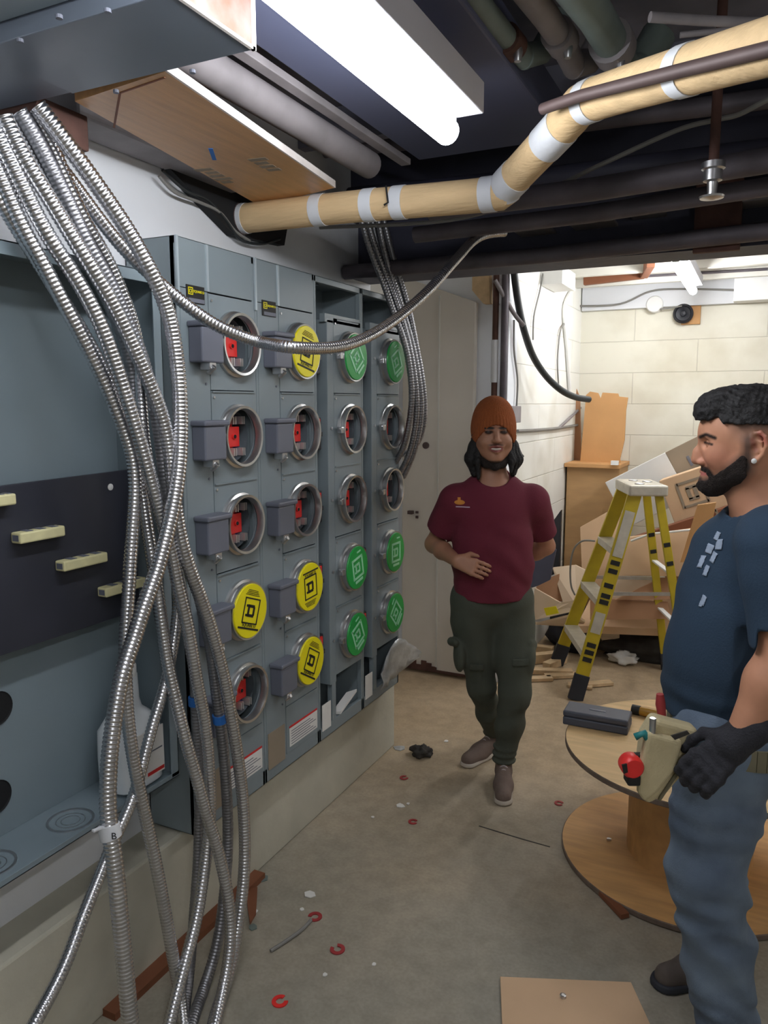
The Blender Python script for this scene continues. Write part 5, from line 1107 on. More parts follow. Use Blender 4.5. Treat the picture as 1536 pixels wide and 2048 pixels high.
hand(f, wrR, (0.80, -0.42, -0.22), (-0.35, -0.85, 0.35), 0.95, 0.55, thumb_side=-1)
hand(f, wrL, (-0.9, 0.25, -0.1), (0.2, 1.0, 0.1), 0.95, 0.5)
hpR, knR, akR = L(945, 1240, D1+0.03), L(963, 1372, D1+0.06), None
hpL, knL, akL = L(1026, 1240, D1+0.03), L(1030, 1385, D1-0.03), None
tR, hR = Lz(926, 1536, 0.0), Lz(1008, 1492, 0.0); dR_ = (tR-hR)/np.linalg.norm(tR-hR); hR = tR-dR_*0.285
tL = Lz(1006, 1614, 0.0); hL = tL+np.array([0.045, 0.28, 0]); dL_ = (tL-hL)/np.linalg.norm(tL-hL)
akR = hR+dR_*0.055+np.array([0, 0, 0.10]); akL = hL+dL_*0.055+np.array([0, 0, 0.10])
f.chain([hpR, knR, akR], [0.07, 0.045, 0.030], 0.03); f.chain([hpL, knL, akL], [0.07, 0.045, 0.030], 0.03)
ftR = hR+dR_*0.15+np.array([0, 0, 0.036]); ftL = hL+dL_*0.15+np.array([0, 0, 0.036])
f.cap(akR, ftR, 0.024, 0.018, 0.01); f.cap(akL, ftL, 0.024, 0.018, 0.01)
SK1 = S(176, 126, 100); dk = S(30, 22, 20)
mk = [(hc+[0, -0.102, -0.054], (0.028, 0.03, 0.005), S(96, 66, 54), 0.5),
      (hc+[0, -0.094, -0.069], (0.026, 0.03, 0.012), S(150, 84, 78), 0.3)]
for sx in (-1, 1):
    mk += [(hc+[sx*0.031, -0.086, -0.002], (0.014, 0.02, 0.006), S(54, 36, 30), 0.5), (hc+[sx*0.031, -0.086, 0.014], (0.019, 0.03, 0.0045), dk, 0.5)]
mk += [(hc+[0, -0.05, -0.136], (0.07, 0.06, 0.016), S(60, 44, 38), 0.5)]
man1 = field_obj('person', f, M['skin'], b1, None, lambda V: skin_tone(V, SK1, mk), 'smiling person in a rust beanie, maroon t-shirt and dark olive cargo trousers', 'person')
# teeth
tpts = [Vector(hc+[t*0.027, -0.0915+0.010*t*t, -0.071+0.007*t*t]-b1) for t in (-1, -0.6, -0.2, 0.2, 0.6, 1)]
q = MB().tube(tpts, 0.005, 10, rad=[0.0015, 0.0042, 0.0052, 0.0052, 0.0042, 0.0015]).build('teeth', M['teeth'], smooth='all'); q.parent = man1
# beanie
f = Field((0.33, 3.05, 1.47), (0.57, 3.36, 1.70), 0.0035)
f.ell(hc+[0.002, 0.018, 0.010], (0.094, 0.106, 0.124), 0.01); f.ell(hc+[0.002, 0.02, 0.075], (0.062, 0.072, 0.062), 0.04)
x, y, z = f.grid(); ln_ = (hc[2]+0.008)+0.34*(-(y-hc[1])-0.02)-1.5*(x-hc[0])**2*6.0
f.cut(ln_-z); f.G += (0.0012*np.sin(np.arctan2(x-hc[0], y-hc[1])*46)).astype(np.float32)
fo_ = f.grid(); bn = field_obj('beanie', f, M['knit'], b1, man1)
f = Field((0.33, 3.04, 1.47), (0.57, 3.37, 1.64), 0.0035); f.ell(hc+[0.002, 0.017, 0.006], (0.099, 0.111, 0.118), 0.01); x, y, z = f.grid()
ln_ = (hc[2]+0.004)+0.34*(-(y-hc[1])-0.02)-1.5*(x-hc[0])**2*6.0
f.cut(ln_-z); f.cut(z-(ln_+0.052)); f.G += (0.0016*np.sin(np.arctan2(x-hc[0], y-hc[1])*40)).astype(np.float32); field_obj('beanie_cuff', f, M['knit'], b1, bn); bn.children[0].parent = bn
# hair falling to the shoulders, behind the neck
f = Field((0.30, 3.08, 1.28), (0.60, 3.36, 1.56), 0.004)
for sx in (-1, 1):
    e = 0.0 if sx < 0 else 0.002
    f.chain([hc+[sx*0.074, 0.0, -0.02], hc+[sx*0.080, -0.005, -0.07], hc+[sx*(0.090+e), -0.01, -0.115], hc+[sx*(0.080), -0.02, -0.175]], [0.016, 0.024, 0.028, 0.014], 0.02)
    f.chain([hc+[sx*0.066, -0.03, -0.075], hc+[sx*0.070, -0.05, -0.12], hc+[sx*0.066, -0.055, -0.19 if sx < 0 else -0.165]], [0.012, 0.014, 0.008], 0.012)
f.chain([hc+[0.085, 0, -0.09], hc+[0.105, -0.0, -0.105], hc+[0.125, 0.0, -0.104]], [0.014, 0.009, 0.003], 0.008)
f.ell(hc+[0, 0.07, -0.09], (0.075, 0.04, 0.08), 0.03); f.wrinkle(0.0022, 260, dirv=(1.0, 0.6, 0.12)); field_obj('hair', f, M['hair'], b1, man1)
# dark chin strap beard
f = Field((0.36, 3.04, 1.36), (0.54, 3.26, 1.52), 0.0035)
pr = None
for sx in (-1, 1): f.chain([hc+[sx*0.076, -0.005, -0.06], hc+[sx*0.064, -0.028, -0.100], hc+[sx*0.034, -0.055, -0.133], hc+[0, -0.064, -0.142]], [0.008, 0.012, 0.014, 0.016], 0.012)
field_obj('beard', f, M['beard'], b1, man1)
# t-shirt
f = Field((0.10, 2.95, 0.74), (0.82, 3.50, 1.40), 0.0055)
f.chain([L(985, 1030, D1), L(985, 1110, D1), L(983, 1275, D1+0.01)], [0.158, 0.158, 0.168], 0.05, fl=(1, 0.68))
f.cap(L(918, 1000, D1+0.015), L(1058, 1000, D1+0.015), 0.062, 0.062, 0.05); f.cap(L(960, 975, D1+0.02), L(1012, 975, D1+0.02), 0.055, 0.055, 0.04)
seR = shR+(elR-shR)*0.62; seL = shL+(elL-shL)*0.66
f.cap(shR, seR, 0.066, 0.066, 0.035); f.cap(shL, seL, 0.066, 0.062, 0.035)
f.wrinkle(0.0035, 38, 0.80, 1.2, 0.7, (0.25, 0.1, 1.0)); f.wrinkle(0.0025, 60, 0.85, 1.1, 2.1, (0.6, 0.0, 0.8))
x, y, z = f.grid()
dR = (elR-shR)/np.linalg.norm(elR-shR); cR = shR+(elR-shR)*0.66; dL = (elL-shL)/np.linalg.norm(elL-shL); cL = shL+(elL-shL)*0.72
def plane(c, d, x=x, y=y, z=z): return (x-c[0])*d[0]+(y-c[1])*d[1]+(z-c[2])*d[2]
sd = np.where(x < 0.27, plane(cR, dR), -1.0); f.cut(np.broadcast_to(sd, f.G.shape)); sd = np.where(x > 0.655, plane(cL, dL), -1.0); f.cut(np.broadcast_to(sd, f.G.shape))
f.cut((0.826+0.25*(x-0.445)**2*2-z)+0*y)
f.cap(cR-dR*0.02, cR+dR*0.1, 0.052, 0.056, 0.004, 's'); f.cap(cL-dL*0.02, cL+dL*0.1, 0.050, 0.054, 0.004, 's')
f.cap(nb+[0, -0.012, -0.028], nb+[0, -0.01, 0.2], 0.070, 0.075, 0.004, 's')
ts = field_obj('t_shirt', f, M['maroon'], b1, man1)
k = MB(); pts = []
for i in range(25):
    a = 2*math.pi*i/24; cz = nb[2]+0.016-0.022*math.cos(a)*-1*-1
    pts.append(Vector((nb[0]+0.072*math.sin(a), nb[1]-0.008-0.070*math.cos(a), nb[2]-0.010-0.040*math.cos(a)))-Vector(b1))
k.tube(pts, 0.0085, 8, False).build('collar', M['maroon'], smooth='all').parent = ts
# chest emblem: small orange oval over a pale line
def stick(name, c, hx, hz, m, par, base, Ds, shape='box', yoff=-0.0015):
    k = MB(); n = 14
    P = []
    for i in range(n+1):
        for j in range(5):
            P.append((c[0]+hx*(2*i/n-1), c[2]+hz*(j/2-1)))
    return P
def decal(name, f_, cx, cz, hx, hz, m, par, base, oval=False, n=12, nj=5, lift=0.0012, tilt=0.0):
    """thin print lying on the front of a garment field"""
    vs = []; fs = []
    for i in range(n+1):
        for j in range(nj+1):
            a = 2*i/n-1; b_ = 2*j/nj-1
            if oval: b_ *= math.sqrt(max(0.0, 1-a*a))
            px, pz = cx+hx*a, cz+hz*b_+tilt*hx*a; ix = int(np.searchsorted(f_.ax[0], px)); iz = int(np.searchsorted(f_.ax[2], pz)); col = f_.G[ix, :, iz]; w_ = np.argmax(col < 0)
            g0, g1 = col[w_-1], col[w_]; yy = f_.ax[1][w_-1]+(f_.ax[1][w_]-f_.ax[1][w_-1])*g0/(g0-g1); vs.append((px-base[0], yy-lift-base[1], pz-base[2]))
    for i in range(n):
        for j in range(nj): fs.append((i*(nj+1)+j, (i+1)*(nj+1)+j, (i+1)*(nj+1)+j+1, i*(nj+1)+j+1))
    o = MB().add(vs, fs).build(name, m, smooth='all'); o.parent = par; s_ = o.modifiers.new('t', 'SOLIDIFY'); s_.thickness = 0.0008; return o
M['gold'] = mat('orange_print', S(214, 140, 60), 0.8, 0, 0.1); M['lilac'] = mat('pale_print_line', S(196, 170, 186), 0.8, 0, 0.1)
e0 = L(921, 1007, D1-0.1); e1 = L(927, 1016, D1-0.1)
decal('emblem_oval', f, e0[0], e0[2], 0.022, 0.010, M['gold'], ts, b1, True); decal('emblem_line', f, e1[0], e1[2], 0.028, 0.0025, M['lilac'], ts, b1)
e2 = L(920, 1000, D1-0.1); decal('emblem_line', f, e2[0], e2[2], 0.006, 0.006, M['gold'], ts, b1)
# cargo trousers
f = Field((0.22, 2.90, 0.06), (0.72, 3.62, 0.92), 0.006)
f.cap(L(950, 1205, D1+0.02), L(1018, 1205, D1+0.02), 0.105, 0.105, 0.05, fl=(1, 0.9)); f.cap(L(952, 1190, D1+0.02), L(1016, 1190, D1+0.02), 0.10, 0.10, 0.03)
f.chain([hpR, (hpR+knR)/2, knR, (knR+akR)/2, akR+[0, 0, 0.0]], [0.096, 0.080, 0.060, 0.054, 0.040], 0.03)
f.chain([hpL, (hpL+knL)/2, knL, (knL+akL)/2, akL+[0, 0, 0.0]], [0.096, 0.082, 0.066, 0.058, 0.042], 0.03)
f.ell(L(920, 1310, D1), (0.028, 0.06, 0.075), 0.015); f.ell(L(1054, 1315, D1-0.02), (0.028, 0.06, 0.08), 0.015)
f.cap(L(903, 1283, D1+0.01), L(912, 1285, D1-0.04), 0.018, 0.014, 0.01); f.cap(L(1066, 1290, D1), L(1058, 1285, D1-0.05), 0.016, 0.012, 0.01)
for c_, r_ in ((akR, 0.044), (akL, 0.046)):
    for dz in (0.0, 0.03, 0.06): f.ell(c_+[0.0, 0, dz], (r_*1.16, r_*1.16, 0.012), 0.012)
f.wrinkle(0.005, 55, 0.12, 0.42, 0.4, (0.25, 0.2, 1.0)); f.wrinkle(0.003, 45, 0.40, 0.80, 1.4, (0.8, 0.1, 0.5))
x, y, z = f.grid(); f.cut((0.0*x+0.0*y+0.088-z)); tr_ = field_obj('cargo_trousers', f, M['olive'], b1, man1)
for (uu, vv, DDd, hx, hz) in ((1043, 1330, D1-0.12, 0.035, 0.006), (957, 1345, D1-0.1, 0.03, 0.006)):
    c_ = L(uu, vv, DDd); decal('pocket_flap', f, c_[0], c_[2], hx, 0.016, M['olive'], tr_, b1, lift=0.006)
# shoes
def shoe(toe, heel, ank, par, base, up, so, la, nm='shoe', ws=0.040):
    toe = np.array([toe[0], toe[1], 0]); heel = np.array([heel[0], heel[1], 0]); d = (toe-heel)/np.linalg.norm(toe-heel); sd_ = np.array([-d[1], d[0], 0]); Ls = np.linalg.norm(toe-heel)
    lo = np.minimum(toe, heel)-0.08; hi = np.maximum(toe, heel)+0.08; hi[2] = 0.16; lo[2] = -0.01
    t0 = toe-d*ws; h0 = heel+d*ws*0.85; mid = h0+(t0-h0)*0.62
    g = Field(lo, hi, 0.004); g.cap(h0+[0, 0, 0.035], mid+[0, 0, 0.035], 0.033, 0.040, 0.02); g.cap(mid+[0, 0, 0.032], t0+[0, 0, 0.028], 0.040, 0.034, 0.02); g.cap(h0+[0, 0, 0.04], h0+d*0.01+[0, 0, 0.085], 0.034, 0.033, 0.025); g.cap(h0+d*0.02+[0, 0, 0.075], mid+[0, 0, 0.045], 0.030, 0.028, 0.02)
    x, y, z = g.grid(); g.cut(0.016-z+0*x+0*y); g.cap(h0+d*0.01+[0, 0, 0.088], h0+d*0.01+[0, 0, 0.2], 0.026, 0.03, 0.006, 's'); so_ = field_obj(nm, g, up, base, par)
    g = Field(lo, hi, 0.004); g.cap(h0, t0, ws*0.92, ws, 0.01); g.cap(h0, mid, ws*0.92, ws*1.04, 0.01); x, y, z = g.grid(); g.cut(z-0.022+0*x+0*y); g.cut(0.002-z+0*x+0*y); field_obj('shoe_sole', g, so, base, so_)
    for j in range(5):
        c_ = h0+(t0-h0)*(0.34+0.10*j); zz = 0.096-0.0085*j if j < 5 else 0; k = MB(); a0 = Vector(c_-sd_*0.024+[0, 0, zz-0.022]-base); a1 = Vector(c_+[0, 0, zz-0.002]-base); a2 = Vector(c_+sd_*0.024+[0, 0, zz-0.022]-base)
        k.tube(spline([a0, a1, a2], 4), 0.0035, 6); o = k.build('lace', la, smooth='all'); o.parent = so_
    return so_
for c_ in (akR, akL):
    k = MB(); k.tube([Vector(c_-b1)+Z*0.06, Vector(c_-b1)-Z*0.02], 0.034, 16); o = k.build('sock', M['ink'], smooth=True); o.parent = man1
shoe(tR, hR, akR, man1, b1, M['shoe'], M['sole'], M['lace']); shoe(tL, hL, akL, man1, b1, M['shoe'], M['sole'], M['lace'])
# ------------------------------------------------------------------ bearded man standing at the right, seen from his left side
Dc = 1.68
C0 = L(1500, 870, Dc); TH = math.atan2(C0[0], Dc)      # he looks square across the line of sight
tc_, ts_ = math.cos(TH), math.sin(TH)
def Hh(u, v, dy=0.0):
    """point of the head in its own frame: the sagittal plane turned by TH about the head centre"""
    d = ray(u, v); rx = d[0]*_rt[0]+d[1]*_rt[1]; ry = d[0]*HD[0]+d[1]*HD[1]; off = -abs(dy)
    t = (C0[0]*ts_+C0[1]*tc_+off)/(rx*ts_+ry*tc_); px, py, pz = rx*t, ry*t, H+d[2]*t
    return np.array([C0[0]+(px-C0[0])*tc_-(py-C0[1])*ts_, C0[1]+dy, pz])
def W(q):
    q = np.array(q, float); a, b_ = q[..., 0]-C0[0], q[..., 1]-C0[1]; o = q.copy(); o[..., 0] = C0[0]+a*tc_+b_*ts_; o[..., 1] = C0[1]-a*ts_+b_*tc_; return o
def Wi(q):
    q = np.array(q, float); a, b_ = q[..., 0]-C0[0], q[..., 1]-C0[1]; o = q.copy(); o[..., 0] = C0[0]+a*tc_-b_*ts_; o[..., 1] = C0[1]+a*ts_+b_*tc_; return o
b2 = np.array([0.86, 1.80, 0.0])
def head2(f, e=0.0):
    f.ell(Hh(1497, 866), (0.103+e, 0.076+e, 0.088+e), 0.02); f.ell(Hh(1473, 866), (0.062+e, 0.062+e, 0.060+e), 0.02)
    f.ell(Hh(1453, 905), (0.045+e, 0.055+e, 0.058+e), 0.02)
    f.cap(Hh(1441, 930), Hh(1437, 955), 0.029+e, 0.026+e, 0.015)
    for sy in (-1, 1):
        f.cap(Hh(1428, 964, sy*0.012), Hh(1490, 938, sy*0.050), 0.022+e, 0.022+e, 0.025); f.ell(Hh(1438, 912, sy*0.040), (0.026+e, 0.018+e, 0.024+e), 0.02)
        f.cap(Hh(1490, 935, sy*0.05), Hh(1500, 890, sy*0.058), 0.022+e, 0.02+e, 0.025)
    f.ell(Hh(1419, 966), (0.022+e, 0.024+e, 0.020+e), 0.015)
f = Field((0.55, 1.28, 0.10), (1.10, 2.12, 1.75), 0.0075, [(2, 1.42, 1.72, 0.0025), (0, 0.64, 0.90, 0.0025), (1, 1.55, 1.80, 0.003), (2, 0.72, 0.98, 0.005), (1, 1.40, 1.58, 0.005)])
f.T = (tc_, ts_, C0)
head2(f)
f.cap(Hh(1411, 872, -0.004), Hh(1420, 871, -0.044), 0.0085, 0.007, 0.01); f.cap(Hh(1411, 872, 0.004), Hh(1420, 871, 0.044), 0.0085, 0.007, 0.01)
f.ell(Hh(1419, 856), (0.012, 0.035, 0.022), 0.012)
for sy in (-1, 1):
    f.ell(Hh(1408, 887, sy*0.036), (0.014, 0.016, 0.0105), 0.010, 's'); f.ell(Hh(1424, 887, sy*0.031), (0.0125, 0.0135, 0.0125), 0.002)
    f.cap(Hh(1414, 884, sy*0.022), Hh(1426, 886, sy*0.043), 0.0042, 0.0038, 0.003)
f.cap(Hh(1410, 882), Hh(1397, 904), 0.0080, 0.0115, 0.008); f.cap(Hh(1397, 904), Hh(1392, 919), 0.0110, 0.0105, 0.006); f.cap(Hh(1398, 915), Hh(1410, 920), 0.012, 0.013, 0.008)
for sy in (-1, 1): f.ell(Hh(1403, 924, sy*0.012), (0.010, 0.0075, 0.0075), 0.005)
f.ell(Hh(1402, 930, -0.008), (0.005, 0.003, 0.002), 0.002, 's')
f.cap(Hh(1412, 935), Hh(1411, 941), 0.009, 0.008, 0.01)
for sy in (-1, 1):
    f.cap(Hh(1406, 944), Hh(1418, 948, sy*0.024), 0.0065, 0.004, 0.005); f.cap(Hh(1408, 953), Hh(1419, 950, sy*0.022), 0.0068, 0.004, 0.005)
f.cap(Hh(1398, 949, -0.02), Hh(1398, 949, 0.02), 0.003, 0.003, 0.002, 's')
# ears
for sy in (-1, 1):
    yo = sy*0.070
    E3 = [Hh(1502, 893, yo), Hh(1503, 878, yo+sy*0.006), Hh(1510, 867, yo+sy*0.010), Hh(1522, 865, yo+sy*0.014), Hh(1532, 874, yo+sy*0.017), Hh(1533, 892, yo+sy*0.016), Hh(1525, 910, yo+sy*0.012), Hh(1513, 922, yo+sy*0.006)]
    f.chain(E3, [0.004, 0.0045, 0.0045, 0.0045, 0.0045, 0.0045, 0.0045, 0.006], 0.003)
    f.cap(Hh(1512, 880, yo+sy*0.002), Hh(1514, 912, yo+sy*0.000), 0.0115, 0.009, 0.006, fl=(1, 0.5)); f.chain([Hh(1512, 880, yo+sy*0.008), Hh(1522, 884, yo+sy*0.011), Hh(1522, 900, yo+sy*0.010), Hh(1511, 908, yo+sy*0.006)], [0.003, 0.0035, 0.0035, 0.003], 0.003)
    f.ell(Hh(1510, 920, yo+sy*0.005), (0.008, 0.005, 0.009), 0.004); f.ell(Hh(1509, 895, yo+sy*0.011), (0.006, 0.006, 0.007), 0.003, 's')
# neck, trunk, arms, legs
f.chain([Hh(1510, 925), Hh(1520, 1000, 0.01), Hh(1535, 1060, 0.02)], [0.052, 0.058, 0.066], 0.03); f.T = None
f.cap(L(1535, 1110, 1.72), L(1460, 1380, 1.74), 0.11, 0.11, 0.05); f.cap(L(1550, 1075, 1.55), L(1550, 1075, 1.87), 0.055, 0.055, 0.04)
sh2, el2, wr2 = L(1552, 1095, 1.535), L(1572, 1300, 1.49), L(1478, 1478, 1.50)
f.chain([sh2, sh2+(el2-sh2)*0.5, el2], [0.058, 0.052, 0.042], 0.03); f.chain([el2, el2+(wr2-el2)*0.35, wr2], [0.043, 0.044, 0.029], 0.03)
sh3, el3, wr3 = L(1550, 1095, 1.92), L(1545, 1300, 1.98), L(1440, 1400, 1.99); f.chain([sh3, el3, wr3], [0.056, 0.042, 0.029], 0.03)
hand(f, wr3, (-0.6, 0.1, -0.8), (-0.5, 0.8, 0.3), 1.0, 0.8)
hpN, knN, akN = L(1452, 1490, 1.70), L(1412, 1740, 1.70), L(1425, 1990, 1.78)
hpF, knF, akF = L(1450, 1490, 1.86), L(1425, 1690, 1.90), np.array([0.93, 1.98, 0.13])
akN = np.array([akN[0]+0.02, 1.74, 0.12])
f.chain([hpN, knN, akN], [0.07, 0.05, 0.035], 0.03); f.chain([hpF, knF, akF], [0.07, 0.05, 0.035], 0.03)
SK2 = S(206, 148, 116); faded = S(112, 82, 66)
PXC = {}
def tone2(V):
    Q_ = Wi(V); Q_[:, 1] = C0[1]-np.abs(Q_[:, 1]-C0[1]); Q_ = W(Q_); u, v = uvof(Q_); C = np.tile(np.array(SK2[:3]), (len(V), 1)); hd_ = V[:, 2] > 1.40
    def mixc(w_, col): 
        nonlocal C
        w_ = (np.clip(w_, 0, 1)*hd_)[:, None]; C = C*(1-w_)+np.array(col[:3])*w_
    def segd(pts):
        d = np.full(len(V), 1e9)
        for (a, b_) in zip(pts[:-1], pts[1:]):
            a = np.array(a, float); b_ = np.array(b_, float); t = np.clip(((u-a[0])*(b_-a)[0]+(v-a[1])*(b_-a)[1])/((b_-a)**2).sum(), 0, 1); d = np.minimum(d, np.hypot(u-a[0]-t*(b_-a)[0], v-a[1]-t*(b_-a)[1]))
        return d
    mixc(0.35*np.clip(1-segd([(1412, 925), (1445, 915)])/40, 0, 1), S(216, 132, 112))
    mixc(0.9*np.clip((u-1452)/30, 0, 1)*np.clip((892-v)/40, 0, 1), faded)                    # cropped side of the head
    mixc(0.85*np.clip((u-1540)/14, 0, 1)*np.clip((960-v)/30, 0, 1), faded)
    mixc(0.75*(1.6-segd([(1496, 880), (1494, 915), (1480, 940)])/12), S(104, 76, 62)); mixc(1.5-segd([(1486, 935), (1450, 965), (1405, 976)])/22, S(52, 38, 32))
    mixc(1.4-segd([(1400, 935), (1414, 938), (1422, 948), (1424, 965)])/5, S(64, 44, 38)); mixc(1.2-segd([(1400, 957), (1402, 975)])/5, S(60, 42, 36))
    mixc(1.6-segd([(1399, 947), (1414, 948)])/3.2, S(176, 96, 90)); mixc(1.5-segd([(1400, 874), (1412, 869), (1430, 876)])/3.6, S(38, 26, 22))
    mixc(1.5-segd([(1410, 885), (1424, 889)])/2.4, S(40, 26, 22)); mixc(0.5*(1.4-segd([(1505, 880), (1512, 900)])/6), S(150, 80, 66)); mixc(0.4*(1.2-segd([(1520, 868), (1533, 885)])/8), S(226, 110, 104))
    return C
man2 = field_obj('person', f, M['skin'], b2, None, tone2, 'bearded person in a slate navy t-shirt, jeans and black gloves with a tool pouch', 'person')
# ear stud
MB().lathe(Vector(W(Hh(1508, 922, -0.079))-b2), Vector((-ts_, -tc_, 0)), [(0.001, 0), (0.0055, 0.001), (0.0055, 0.004), (0.002, 0.006)], 14).build('ear_stud', M['white'], smooth=True).parent = man2
# hair: short sides, full top swept forward
f = Field((0.62, 1.55, 1.55), (1.0, 1.81, 1.73), 0.003)
head2(f, 0.010)
f.ell(Hh(1500, 808, 0), (0.100, 0.070, 0.040), 0.02); f.ell(Hh(1440, 812), (0.045, 0.055, 0.030), 0.02); f.ell(Hh(1408, 822), (0.020, 0.046, 0.019), 0.015); f.ell(Hh(1425, 803), (0.020, 0.030, 0.014), 0.012); f.ell(Hh(1450, 792), (0.022, 0.030, 0.012), 0.012)
x, y, z = f.grid()
HL = [(1375, 842), (1400, 838), (1422, 842), (1437, 834), (1443, 836), (1449, 847), (1464, 846), (1490, 846), (1550, 850), (1620, 870)]
HP = np.array([Hh(*q) for q in HL]); f.cut(np.broadcast_to(np.interp(x, HP[:, 0], HP[:, 2])-z+0*y, f.G.shape)); f.wrinkle(0.0022, 240, dirv=(0.5, 0.9, 0.6)); f.wrinkle(0.0016, 420, dirv=(0.8, 0.3, -0.4), ph=1.0)
field_obj('hair', f, M['hair'], b2, man2, xf=W)
# full beard along the jaw
f = Field((0.62, 1.56, 1.40), (0.86, 1.80, 1.56), 0.003); head2(f, 0.0045); x, y, z = f.grid()
d = np.full(f.G.shape, 9.0, np.float32)
for pts, rr in ((((1404, 972), (1424, 976), (1450, 965), (1472, 944), (1486, 918)), [0.0125, 0.022, 0.026, 0.021, 0.009]), (((1403, 937), (1417, 942), (1424, 955), (1422, 968)), [0.0035, 0.0045, 0.005, 0.006])):
    RG = [Hh(q[0], q[1], -(0.03 if q[0] > 1430 else 0.012))[[0, 2]] for q in pts]
    for i in range(len(RG)-1):
        a, c = RG[i], RG[i+1]; t = np.clip(((x-a[0])*(c-a)[0]+(z-a[1])*(c-a)[1])/((c-a)**2).sum(), 0, 1); d = np.minimum(d, np.sqrt((x-a[0]-t*(c-a)[0])**2+(z-a[1]-t*(c-a)[1])**2)-(rr[i]+(rr[i+1]-rr[i])*t)+0*y)
f.cut(d); f.wrinkle(0.0014, 500, dirv=(0.4, 0.8, 0.9)); field_obj('beard', f, M['beard'], b2, man2, xf=W)
# t-shirt
f = Field((0.56, 1.38, 0.86), (1.10, 2.08, 1.48), 0.0055)
f.chain([L(1520, 1130, 1.73), L(1490, 1215, 1.73), L(1466, 1320, 1.74), L(1462, 1400, 1.75), L(1466, 1480, 1.76)], [0.134, 0.140, 0.140, 0.138, 0.130], 0.05, fl=(1, 1.12))
f.cap(L(1548, 1080, 1.58), L(1548, 1080, 1.86), 0.075, 0.075, 0.05); f.cap(W(Hh(1515, 1050, 0.02)), W(Hh(1540, 1060, 0.02)), 0.072, 0.08, 0.04); f.ell(L(1478, 1110, 1.73), (0.085, 0.13, 0.075), 0.06)
f.cap(sh2, sh2+(el2-sh2)*0.9, 0.077, 0.066, 0.03); f.cap(sh3, sh3+(el3-sh3)*0.7, 0.075, 0.068, 0.03)
f.wrinkle(0.0035, 34, 0.95, 1.38, 0.2, (0.5, 0.3, 1.0)); f.wrinkle(0.006, 60, 0.90, 1.03, 1.2, (0.22, 0.1, 1.0))
x, y, z = f.grid(); d2 = (el2-sh2)/np.linalg.norm(el2-sh2); c2_ = L(1515, 1262, 1.49)
sd = np.where((y < 1.585) & (x > 0.745), (x-c2_[0])*d2[0]+(y-c2_[1])*d2[1]+(z-c2_[2])*d2[2], -1.0); f.cut(np.broadcast_to(sd, f.G.shape))
zh = L(1400, 1440, 1.70)[2]; f.cut(zh+0.01*np.sin(x*18)-z+0*y)
ce = sh2+(el2-sh2)*0.85; f.cap(ce-d2*0.02, ce+d2*0.2, 0.054, 0.058, 0.004, 's')
f.cap(W(Hh(1512, 1012, 0.004)), W(Hh(1490, 930, -0.0)), 0.062, 0.068, 0.004, 's'); f.ell(W(Hh(1500, 1003, 0.0)), (0.064, 0.074, 0.035), 0.006, 's')
t2 = field_obj('t_shirt', f, M['navy'], b2, man2); fshirt2 = f
# pale worn print on the chest
M['greyprint'] = mat('worn_white_print', S(158, 172, 192), 0.85, 0, 0.15, 60)
def chest_print(u, v, w_, h_, yw, yo, rot=0.0):
    c = L(u, v, 1.70); vs = []; fs = []; n = 7
    for i in range(n+1):
        for j in range(n+1):
            a, b_ = (2*i/n-1), (2*j/n-1); yy = yo+yw*(a*math.cos(rot)-b_*math.sin(rot)); zz = c[2]+h_*(a*math.sin(rot)+b_*math.cos(rot)); iy = int(np.searchsorted(fshirt2.ax[1], yy)); iz = int(np.searchsorted(fshirt2.ax[2], zz)); col = fshirt2.G[:, iy, iz]; w2 = int(np.argmax(col < 0)); g0, g1 = col[w2-1], col[w2]
            xx = fshirt2.ax[0][w2-1]+(fshirt2.ax[0][w2]-fshirt2.ax[0][w2-1])*g0/(g0-g1); vs.append((xx-0.0015-b2[0], yy-b2[1], zz-b2[2]))
    for i in range(n):
        for j in range(n): fs.append((i*(n+1)+j, (i+1)*(n+1)+j, (i+1)*(n+1)+j+1, i*(n+1)+j+1))
    o = MB().add(vs, fs).build('chest_print', M['greyprint'], smooth='all'); o.parent = t2; s_ = o.modifiers.new('t', 'SOLIDIFY'); s_.thickness = 0.001
for (u, v, h_, yw, yo, ro) in ((1430, 1068, 0.008, 0.010, 1.645, 0.3), (1425, 1082, 0.010, 0.012, 1.63, -0.4), (1415, 1095, 0.009, 0.015, 1.655, 0.2), (1412, 1108, 0.010, 0.009, 1.635, 0.6), (1404, 1122, 0.012, 0.011, 1.665, -0.2), (1402, 1135, 0.010, 0.008, 1.64, 0.1), (1398, 1190, 0.009, 0.007, 1.625, 0.5), (1400, 1198, 0.005, 0.006, 1.628, 0.0)):
    chest_print(u, v, 0, h_*1.15, yw*0.75, yo+0.028, ro*0.35)
# jeans
f = Field((0.55, 1.52, 0.03), (1.12, 2.12, 1.00), 0.006)
f.cap(L(1455, 1450, 1.70), L(1455, 1450, 1.83), 0.118, 0.118, 0.04); f.cap(L(1452, 1500, 1.70), L(1452, 1500, 1.84), 0.112, 0.112, 0.04)
f.chain([hpN, (hpN+knN)/2, knN, (knN+akN)/2, akN+[0, 0, -0.03]], [0.104, 0.098, 0.086, 0.080, 0.072], 0.03)
f.chain([hpF, (hpF+knF)/2, knF, (knF+akF)/2, akF+[0, 0, -0.03]], [0.104, 0.092, 0.080, 0.076, 0.070], 0.03)
f.wrinkle(0.009, 46, 0.08, 0.55, 0.5, (0.55, 0.2, 1.0)); f.wrinkle(0.004, 90, 0.06, 0.9, 0.9, (0.5, 0.3, 0.9)); f.wrinkle(0.0035, 60, 0.05, 0.30, 2.0, (0.2, 0.1, 1.0)); f.wrinkle(0.003, 36, 0.5, 0.92, 1.0, (0.9, 0.2, 0.6))
